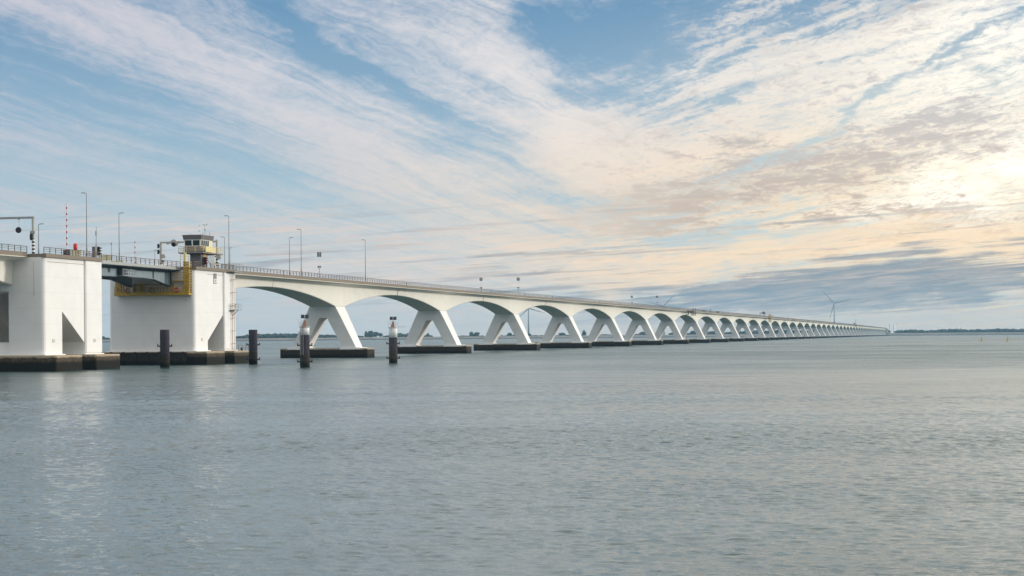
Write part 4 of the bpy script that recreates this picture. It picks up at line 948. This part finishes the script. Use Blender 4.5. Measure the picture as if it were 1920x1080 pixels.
def marker(label, x, y, zw, ladder, rod):
    t = thing('marker_pile', label, 'navigation mark', (x, y, 0), HEAD, 'white topped navigation piles')
    p_ = MB().lathe([(0.80, -4), (0.80, zw)], 32).build('pile', MT['pile'], t); p_.data.polygons.foreach_set('use_smooth', [len(q.vertices) == 4 for q in p_.data.polygons])
    p_ = MB().lathe([(0.802, zw + 0.002), (0.802, 6.60), (0.78, 6.62)], 32).build('white_cap', MT['whitepaint'], t); p_.data.polygons.foreach_set('use_smooth', [len(q.vertices) == 4 for q in p_.data.polygons])
    mb = MB(); mb.lathe([(0.95, 6.63), (0.95, 6.73)], 24)
    for k in range(6):
        a = 2 * math.pi * k / 6; mb.box(0.9*math.cos(a)-0.02, 0.9*math.cos(a)+0.02, 0.9*math.sin(a)-0.02, 0.9*math.sin(a)+0.02, 6.73, 7.75)
    for k in range(16):
        a, b__ = 2*math.pi*k/16, 2*math.pi*(k+1)/16
        for z in (7.25, 7.73): mb.tube((0.9*math.cos(a),0.9*math.sin(a),z),(0.9*math.cos(b__),0.9*math.sin(b__),z),0.013,n=4)
    mb.build('railing', MT['thinrail'], t)
    mb = MB(); mb.taper([(-0.42, -0.32), (0.30, -0.32), (0.30, 0.32), (-0.42, 0.32)], [(-0.10, -0.10), (0.18, -0.10), (0.18, 0.10), (-0.10, 0.10)], 2, 6.74, 7.85)
    mb.build('lantern_stand', MT['rust'], t, bevel=0.02)
    mb = MB(); mb.tube((0.05, 0, 7.85), (0.05, 0, 8.62), 0.05); mb.build('stem', MT['frame'], t)
    for s in (-1, 1):
        x0, x1 = sorted((0.05 + s * 0.05, 0.05 + s * 0.64)); mb = MB()
        mb.add([(x0,-0.18,8.12),(x1,-0.18,8.12),(x1,-0.06,8.72),(x0,-0.06,8.72),(x0,-0.14,8.10),(x1,-0.14,8.10),(x1,-0.02,8.70),(x0,-0.02,8.70)], [(0,1,2,3),(4,7,6,5),(0,4,5,1),(1,5,6,2),(2,6,7,3),(3,7,4,0)])
        mb.build('solar_panel', MT['solar'], t)
    if ladder:
        mb = MB()
        for x_ in (-0.62, -0.14): mb.box(x_, x_ + 0.05, -0.98, -0.93, 2.0, 7.5)
        for k in range(18): mb.box(-0.60, -0.12, -0.97, -0.94, 2.2 + k * 0.28, 2.24 + k * 0.28)
        mb.build('ladder', MT['greysteel'], t)
    mb = MB()
    for (x_, z) in ((-0.45, 6.15), (-0.2, 6.2), (-0.3, 5.95)): mb.box(x_, x_ + 0.06, -0.86, -0.78, z, z + 0.16)
    mb.build('bracket', MT['black'], t)
    if rod:
        mb = MB(); mb.tube((0.9, 0, 6.80), (2.3, 0, 6.78), 0.035); mb.build('rod', MT['greysteel'], t)
    lugs(t, (3.62, 0.9))
marker('black and white navigation pile with a ladder, in front of the first splayed pier', 41.55, 295.3, 5.36, True, False)
marker('black and white navigation pile with a side rod, between the first two piers', 43.7, 339.2, 4.80, False, True)
# gull resting on the first pile
def gull():
    mb = MB(); segs = [(-0.26, 0.02, 0.11), (-0.16, 0.055, 0.11), (0.0, 0.085, 0.12), (0.12, 0.075, 0.14), (0.19, 0.045, 0.19), (0.235, 0.05, 0.235), (0.275, 0.035, 0.24), (0.29, 0.012, 0.235), (0.335, 0.004, 0.225)]
    n = 10; vs = []; fs = []
    for (x, r, z) in segs:
        for i in range(n):
            a = 2*math.pi*i/n; vs.append((x, r*math.cos(a), z + r*1.05*math.sin(a)))
    for k in range(len(segs)-1):
        for i in range(n): fs.append((k*n+i, k*n+(i+1)%n, (k+1)*n+(i+1)%n, (k+1)*n+i))
    fs += [tuple(range(n-1,-1,-1)), tuple(range((len(segs)-1)*n, len(segs)*n))]
    mb.add(vs, fs)
    for s in (-1, 1): mb.tube((0.0, s*0.03, 0.05), (0.0, s*0.03, 0.0), 0.008, n=5)
    t = thing('gull', 'small white gull perched on top of the dark pile', 'bird', (15.25, 297.7, 6.45), R(200))
    t.scale = (1.15, 1.15, 1.15)
    mb.build('body', MT['gull'], t, smooth=True)
    for s in (-1, 1):
        w = MB(); w.add([(0.10, s*0.075, 0.17), (-0.05, s*0.095, 0.12), (-0.20, s*0.06, 0.13), (-0.32, s*0.015, 0.13), (-0.10, s*0.065, 0.20), (0.10, s*0.062, 0.19)], [(0,1,4,5),(1,2,4),(2,3,4)])
        w.build('wing', MT['gullwing'], t)
gull()
def buoy(label, x, y, top):
    t = thing('buoy', label, 'buoy', (x, y, drop(x, y)), 0, 'yellow buoys on the open water')
    MB().lathe([(0.3, -0.6), (0.85, -0.3), (0.95, 0.15), (0.8, 0.45), (0.3, 0.6)], 16).build('float', MT['yellow'], t, smooth=True)
    mb = MB(); mb.taper([(-0.4,-0.4),(0.4,-0.4),(0.4,0.4),(-0.4,0.4)], [(-0.15,-0.15),(0.15,-0.15),(0.15,0.15),(-0.15,0.15)], 2, 0.55, 1.7); mb.tube((0,0,1.7),(0,0,top),0.06); mb.build('tower', MT['yellow'], t)
    mb = MB(); mb.box(-0.28, 0.28, -0.05, 0.05, top - 0.1, top + 0.12); mb.box(-0.05, 0.05, -0.28, 0.28, top - 0.1, top + 0.12); mb.build('topmark', MT['yellow'], t)
buoy('faint yellow buoy, the left of two on the open water', 164.6, 1065.0, 2.0)
buoy('brighter yellow buoy, the right of two on the open water', 177.5, 1034.0, 2.7)

# ------------------------------------------------------------------ far shore: dyke, land, woods
SH = [(-330, -1405, 2330), (-200, -1331, 2430), (195, -1145, 2730), (441, -1036, 3011), (745, -880, 3458), (1040, -667, 3918), (1340, -382, 4394), (1667, 7, 4843), (1920, 340, 4920), (2300, 850, 5030)]
def shore(s, back=0.0):
    """point on the shore line; s runs along it, back is the distance inland"""
    for (a, xa, ya), (b, xb, yb) in zip(SH, SH[1:]):
        if s <= b: break
    t = (s - a) / (b - a); p = Vector((xa + (xb - xa) * t, ya + (yb - ya) * t))
    d = (p - Vector((CAM[0], CAM[1]))).normalized(); p = p + d * back
    return p.x, p.y, drop(p.x, p.y)
def crest(s): return 4.4 + 2.6 * max(0.0, min(1.0, (s - 300) / 1300.0))
dm = bpy.data.materials.new('dyke_grass_and_stone'); dm.use_nodes = True
def _dm():
    t = dm.node_tree; g = NG(t); b = t.nodes['Principled BSDF']
    at = t.nodes.new('ShaderNodeAttribute'); at.attribute_name = 'height'
    o = t.nodes.new('ShaderNodeTexCoord').outputs['Object']
    n = g.noise(o, 0.012, 5, 0.6); n2 = g.noise(o, 0.15, 4, 0.6)
    grass = g.mix(g.step(n, 0.35, 0.65), (0.115, 0.100, 0.090), (0.165, 0.142, 0.125))
    c = g.mix(g.step(g.add(at.outputs['Fac'], g.mul(g.sub(n2, 0.5), 0.6)), 1.3, 1.9), (0.045, 0.043, 0.042), grass)
    c = g.mix(g.step(g.add(at.outputs['Fac'], g.mul(g.sub(n2, 0.5), 0.5)), 3.6, 4.4), c, g.mix(g.step(n, 0.3, 0.7), (0.15, 0.145, 0.13), (0.20, 0.182, 0.16)))
    g.link(c, b.inputs['Base Color']); b.inputs['Roughness'].default_value = 0.9
_dm()
prof = [(-6, -3.0), (0, 0.0), (4, 1.4), (5, 1.7), (22, None), (27, None), (45, 2.2), (900, 2.2)]
ss = list(range(-330, 2301, 10)); vs = []; fs = []; hs = []
for s in ss:
    for (bk, h) in prof:
        x, y, z = shore(s, bk); hh = crest(s) if h is None else h
        vs.append((x, y, z + hh)); hs.append(hh)
np_ = len(prof)
for k in range(len(ss) - 1):
    for i in range(np_ - 1): fs.append((k*np_+i, (k+1)*np_+i, (k+1)*np_+i+1, k*np_+i+1))
mb = MB(); mb.add(vs, fs); dy = mb.build('dyke', dm, None, fix=False)
at = dy.data.attributes.new('height', 'FLOAT', 'POINT'); at.data.foreach_set('value', hs)
tag(dy, 'long low grey brown dyke along the far shore', kind='structure')

ICO = None
def ico():
    global ICO
    if ICO is None:
        bm = bmesh.new(); bmesh.ops.create_icosphere(bm, subdivisions=2, radius=1.0)
        ICO = ([v.co.copy() for v in bm.verts], [tuple(v.index for v in f.verts) for f in bm.faces]); bm.free()
    return ICO
from mathutils import noise as mnoise
def lump(mb, c, r, rz, rng):
    vs, fs = ico(); off = Vector((rng.uniform(0, 99), rng.uniform(0, 99), rng.uniform(0, 99)))
    mb.add([(c[0] + v.x * r * k, c[1] + v.y * r * k, c[2] + v.z * rz * k) for v in vs for k in (1 + 0.55 * mnoise.noise(v * 2.3 + off),)], fs)
def leaves(mb, c, r, rz, n, size, rng):
    for _ in range(n):
        d = Vector((rng.gauss(0,1), rng.gauss(0,1), rng.gauss(0,1))).normalized() * rng.uniform(0.75, 1.12)
        p = Vector((c[0] + d.x*r, c[1] + d.y*r, c[2] + d.z*rz)); a = Vector((rng.gauss(0,1), rng.gauss(0,1), rng.gauss(0,1))).normalized(); b = a.orthogonal().normalized(); a = a.cross(b)
        s = size * rng.uniform(0.6, 1.3)
        mb.add([p - a*s, p + b*s*0.7, p + a*s, p - b*s*0.7], [(0,1,2,3)])
def crown(mb, x, y, z, w, h, rng, poplar=False, leaf=True):
    """lumpy crown of several clumps with leafy fringe; (x,y,z) the trunk foot"""
    if poplar:
        k = 5
        for i in range(k):
            t = (i + 0.5) / k; rr = w * 0.5 * (0.55 + 0.55 * math.sin(math.pi * (0.15 + 0.75 * t)))
            c = (x + rng.uniform(-.2, .2) * w, y + rng.uniform(-.2, .2) * w, z + h * (0.14 + 0.80 * t)); lump(mb, c, rr, h / k * 0.75, rng)
            if leaf: leaves(mb, c, rr, h / k * 0.75, 26, 0.5, rng)
    else:
        for i in range(rng.randint(5, 7)):
            a = rng.uniform(0, 6.28); q = rng.uniform(0.1, 0.36) * w; t = rng.uniform(0.36, 0.78)
            rr = w * rng.uniform(0.22, 0.32); c = (x + q*math.cos(a), y + q*math.sin(a), z + h * t); lump(mb, c, rr, h * rng.uniform(0.20, 0.27), rng)
            if leaf: leaves(mb, c, rr, h * 0.24, 26, 0.55, rng)
        c = (x, y, z + h * 0.78); lump(mb, c, w * 0.27, h * 0.22, rng)
        if leaf: leaves(mb, c, w * 0.28, h * 0.23, 30, 0.55, rng)
def tree(label, s, back, w, h, poplar=False, group=None, m_='leaf'):
    rng = random.Random(int(s * 13 + back)); x, y, z = shore(s, back); z += 2.2
    t = thing('poplar_tree' if poplar else 'tree', label, 'tree', (x, y, z), 0, group)
    mb = MB(); mb.tube((0,0,-0.3), (0,0,h*0.45), 0.35, 0.2); mb.tube((0,0,h*0.3), (w*0.2,0.3,h*0.55), 0.18, 0.08); mb.tube((0,0,h*0.28), (-w*0.18,-0.3,h*0.5), 0.18, 0.08); mb.build('trunk', MT['bark'], t)
    mb = MB(); crown(mb, 0, 0, 0, w, h, rng, poplar); mb.build('crown', MT[m_], t, fix=False)
G = 'trees standing on the far shore'
tree('low round tree on the far shore seen between the two white bascule piers', 193, 70, 11, 7.6, group=G)
tree('small bush like tree on the far shore at the gap beside the pier wall', 201, 75, 9, 5.6, group=G)
tree('leftmost of the tall trees right of the first splayed pier', 681, 60, 6, 14.5, True, G)
tree('second tall narrow tree right of the first splayed pier', 687, 64, 6, 15.2, True, G)
tree('tallest pointed tree right of the first splayed pier', 692, 60, 7, 15.4, True, G)
tree('broad round tree beside the tall pointed trees right of the first pier', 702, 66, 15, 13.2, False, G)
tree('second broad round tree right of the first pier, lower than its neighbour', 711, 66, 11, 10.8, False, G)
tree('small lone tree in the opening of the second splayed pier', 798, 70, 7, 10.6, False, G)
tree('large round tree standing alone beyond the second arch', 876, 60, 12, 13.2, False, G)
tree('round tree joined to the large one beyond the second arch', 886, 64, 12, 11.8, False, G)
tree('round dark tree seen through the opening of the third splayed pier', 950, 60, 13, 10.6, False, G)
tree('lower tree right of the round dark one in the third pier opening', 961, 66, 11, 8.8, False, G)
tree('dark bushy tree at the foot of the slender wind turbine', 989, 60, 9, 9.0, False, G)
tree('dark tree seen through the opening of the fourth splayed pier', 1054, 70, 18, 10.5, False, G)
tree('tall dark tree showing just right of the fourth splayed pier', 1091, 60, 9, 15.6, False, G)
tree('round tree behind the opening of the sixth splayed pier', 1199, 70, 17, 12.0, False, G)
tree('tall dark tree just left of the seventh splayed pier', 1226, 70, 9, 13.0, False, G)
tree('dark domed tree behind the opening of the eighth pier', 1297, 70, 22, 13.6, False, G)
tree('bushy tree at the right end of the bridge, first beside the pale towers', 1684, 70, 18, 12.0, False, G)
tree('round tree second from the bridge end on the right shore', 1690, 90, 14, 13.0, False, G)
def wood(label, name, s0, s1, hfun, dens, gaps=(), m_='leaf', back=(60, 150)):
    rng = random.Random(int(s0)); mb = MB(); s = s0
    while s < s1:
        if not any(a <= s <= b for a, b in gaps):
            h = hfun(s) * rng.uniform(0.80, 1.08); bk = rng.uniform(*back); x, y, z = shore(s, bk)
            crown(mb, x, y, z + 2.2, h * rng.uniform(0.75, 1.2), h, rng, False, False)
            p = (x, y, z + 2.2 + h * 0.55); leaves(mb, p, h * 0.5, h * 0.42, 34, 0.7, rng)
        s += dens * rng.uniform(0.5, 1.5)
    tag(mb.build(name, MT[m_], None, fix=False), label, 'wood', kind='stuff')
wood('low dark wood along the far shore behind the first piers', 'wood', -200, 640, lambda s: 9.2 + 1.6 * math.sin(s / 37) if s > 455 else 6.8, 1.3, ((170, 212),))
wood('broken line of trees on the far shore beyond the second and third arches', 'wood', 640, 1120, lambda s: 10.5 if 738 < s < 772 else (6.6 if s < 830 else 5.4), 1.7, ((676, 716), (806, 822), (900, 932), (1095, 1122)), 'leaf2')
wood('dark wood on the far shore seen through the farther arches', 'wood', 1122, 1665, lambda s: 5.2 + 8.5 * max(0, min(1, (s - 1180) / 260)) + 1.4 * math.sin(s / 11), 1.5, ((1140, 1185), (1236, 1250)))
wood('dense dark wood along the right shore with a nearly level top', 'wood', 1698, 2290, lambda s: 12.2 + 1.0 * math.sin(s / 9) if s < 1780 else 13.4 + 0.7 * math.sin(s / 21), 1.5, ((1724.5, 1728), (1753, 1757)))

# ------------------------------------------------------------------ wind turbines, pale towers
def turbine(label, x, y, hub, rad, a0, yaw):
    z0 = drop(x, y); t = thing('wind_turbine', label, 'wind turbine', (x, y, z0), yaw, 'wind turbines beyond the shore')
    MB().lathe([(2.3, 0), (1.9, hub * 0.5), (1.35, hub - z0 - 1.5)], 16).build('tower', MT['turbine'], t, smooth=True)
    H_ = hub - z0
    MB().box(-1.6, 1.6, -3.0, 6.0, H_ - 1.7, H_ + 1.8).build('nacelle', MT['turbine'], t, bevel=0.4)
    hb = MB(); hb.tube((0, -3.0, H_), (0, -5.2, H_), 1.5, 0.8, 12); hb_o = hb.build('hub', MT['turbine'], t)
    for k in range(3):
        a = R(a0 + 120 * k); d = Vector((math.cos(a), 0, math.sin(a))); pz = Vector((-math.sin(a), 0, math.cos(a))); yv = Vector((0, 1, 0))
        vs = []; st_ = [(0.02, 0.9, 0.9), (0.12, 1.6, 0.7), (0.25, 1.5, 0.45), (0.6, 0.95, 0.25), (0.9, 0.5, 0.12), (1.0, 0.15, 0.05)]
        for (q, c, th_) in st_:
            o = d * (q * rad) + Vector((0, -4.2, H_)); vs += [o + pz * c, o + yv * th_, o - pz * c * 0.7, o - yv * th_]
        fs = [(4*i+j, 4*i+(j+1)%4, 4*i+4+(j+1)%4, 4*i+4+j) for i in range(len(st_)-1) for j in range(4)] + [(3,2,1,0), tuple(range(4*len(st_)-4, 4*len(st_)))]
        MB().add(vs, fs).build('blade', MT['turbine'], t)
turbine('large pale wind turbine rising above the far end of the bridge', -177, 5673, 94 , 50, 13, R(2))
turbine('slender wind turbine standing right of the third splayed pier, under the girder', -829, 4393, 70, 42, 103, R(12))
turbine('wind turbine whose blades show above the deck, tower hidden behind the bridge', -673, 5558, 90, 49, 46, R(6))
def tower_block(label, x, y, w, h, name='tower_block'):
    z0 = drop(x, y); t = thing(name, label, 'tower', (x, y, z0), HEAD - R(50))
    MB().box(-w/2, w/2, -w/2, w/2, 0, h).build('wall', MT['tower'], t, bevel=0.2)
    mb = MB()
    for k in range(int(h / 3.4)): mb.box(-w/2 - 0.03, -w/2*0.35, -w/2 - 0.06, -w/2 - 0.005, 2 + k * 3.4, 3.2 + k * 3.4)
    mb.build('window_band', MT['greysteel'], t)
    MB().box(-w/4, w/4, -w/4, w/4, h + 0.005, h + 2.2).build('roof', MT['tower'], t)
def radial(px, d):
    a = math.atan((px - 960) / 3514.0) - HEAD
    return CAM[0] + d * math.sin(a), CAM[1] + d * math.cos(a)
for px, w, h, lab in ((1669.3, 4.6, 39, 'bluish left one of two pale towers beyond the end of the bridge'), (1676.8, 4.6, 39, 'whiter right one of two pale towers beyond the end of the bridge')):
    x, y = radial(px, 6500); tower_block(lab, x, y, w, h)
for px, w, h, lab in ((1796.5, 9.0, 25, 'faint square block rising behind the wood on the right shore'), (1803.0, 5.0, 26, 'faint narrow block just right of the square one behind the wood')):
    x, y = radial(px, 6500); tower_block(lab, x, y, w, h)

# ------------------------------------------------------------------ haze
hm = bpy.data.materials.new('haze_air'); hm.use_nodes = True; ht = hm.node_tree; ht.nodes.clear()
pv = ht.nodes.new('ShaderNodeVolumePrincipled'); pv.inputs['Density'].default_value = 6.0e-5; pv.inputs['Color'].default_value = (0.36, 0.72, 1.0, 1); pv.inputs['Anisotropy'].default_value = 0.0
ho = ht.nodes.new('ShaderNodeOutputMaterial'); ht.links.new(pv.outputs[0], ho.inputs['Volume'])
hz = MB().box(-7150 + CAM[0], 7150 + CAM[0], -7150, 7150, -9.0, 146.0).build('haze', hm, None)
tag(hz, 'thin pale air over the water', kind='stuff')
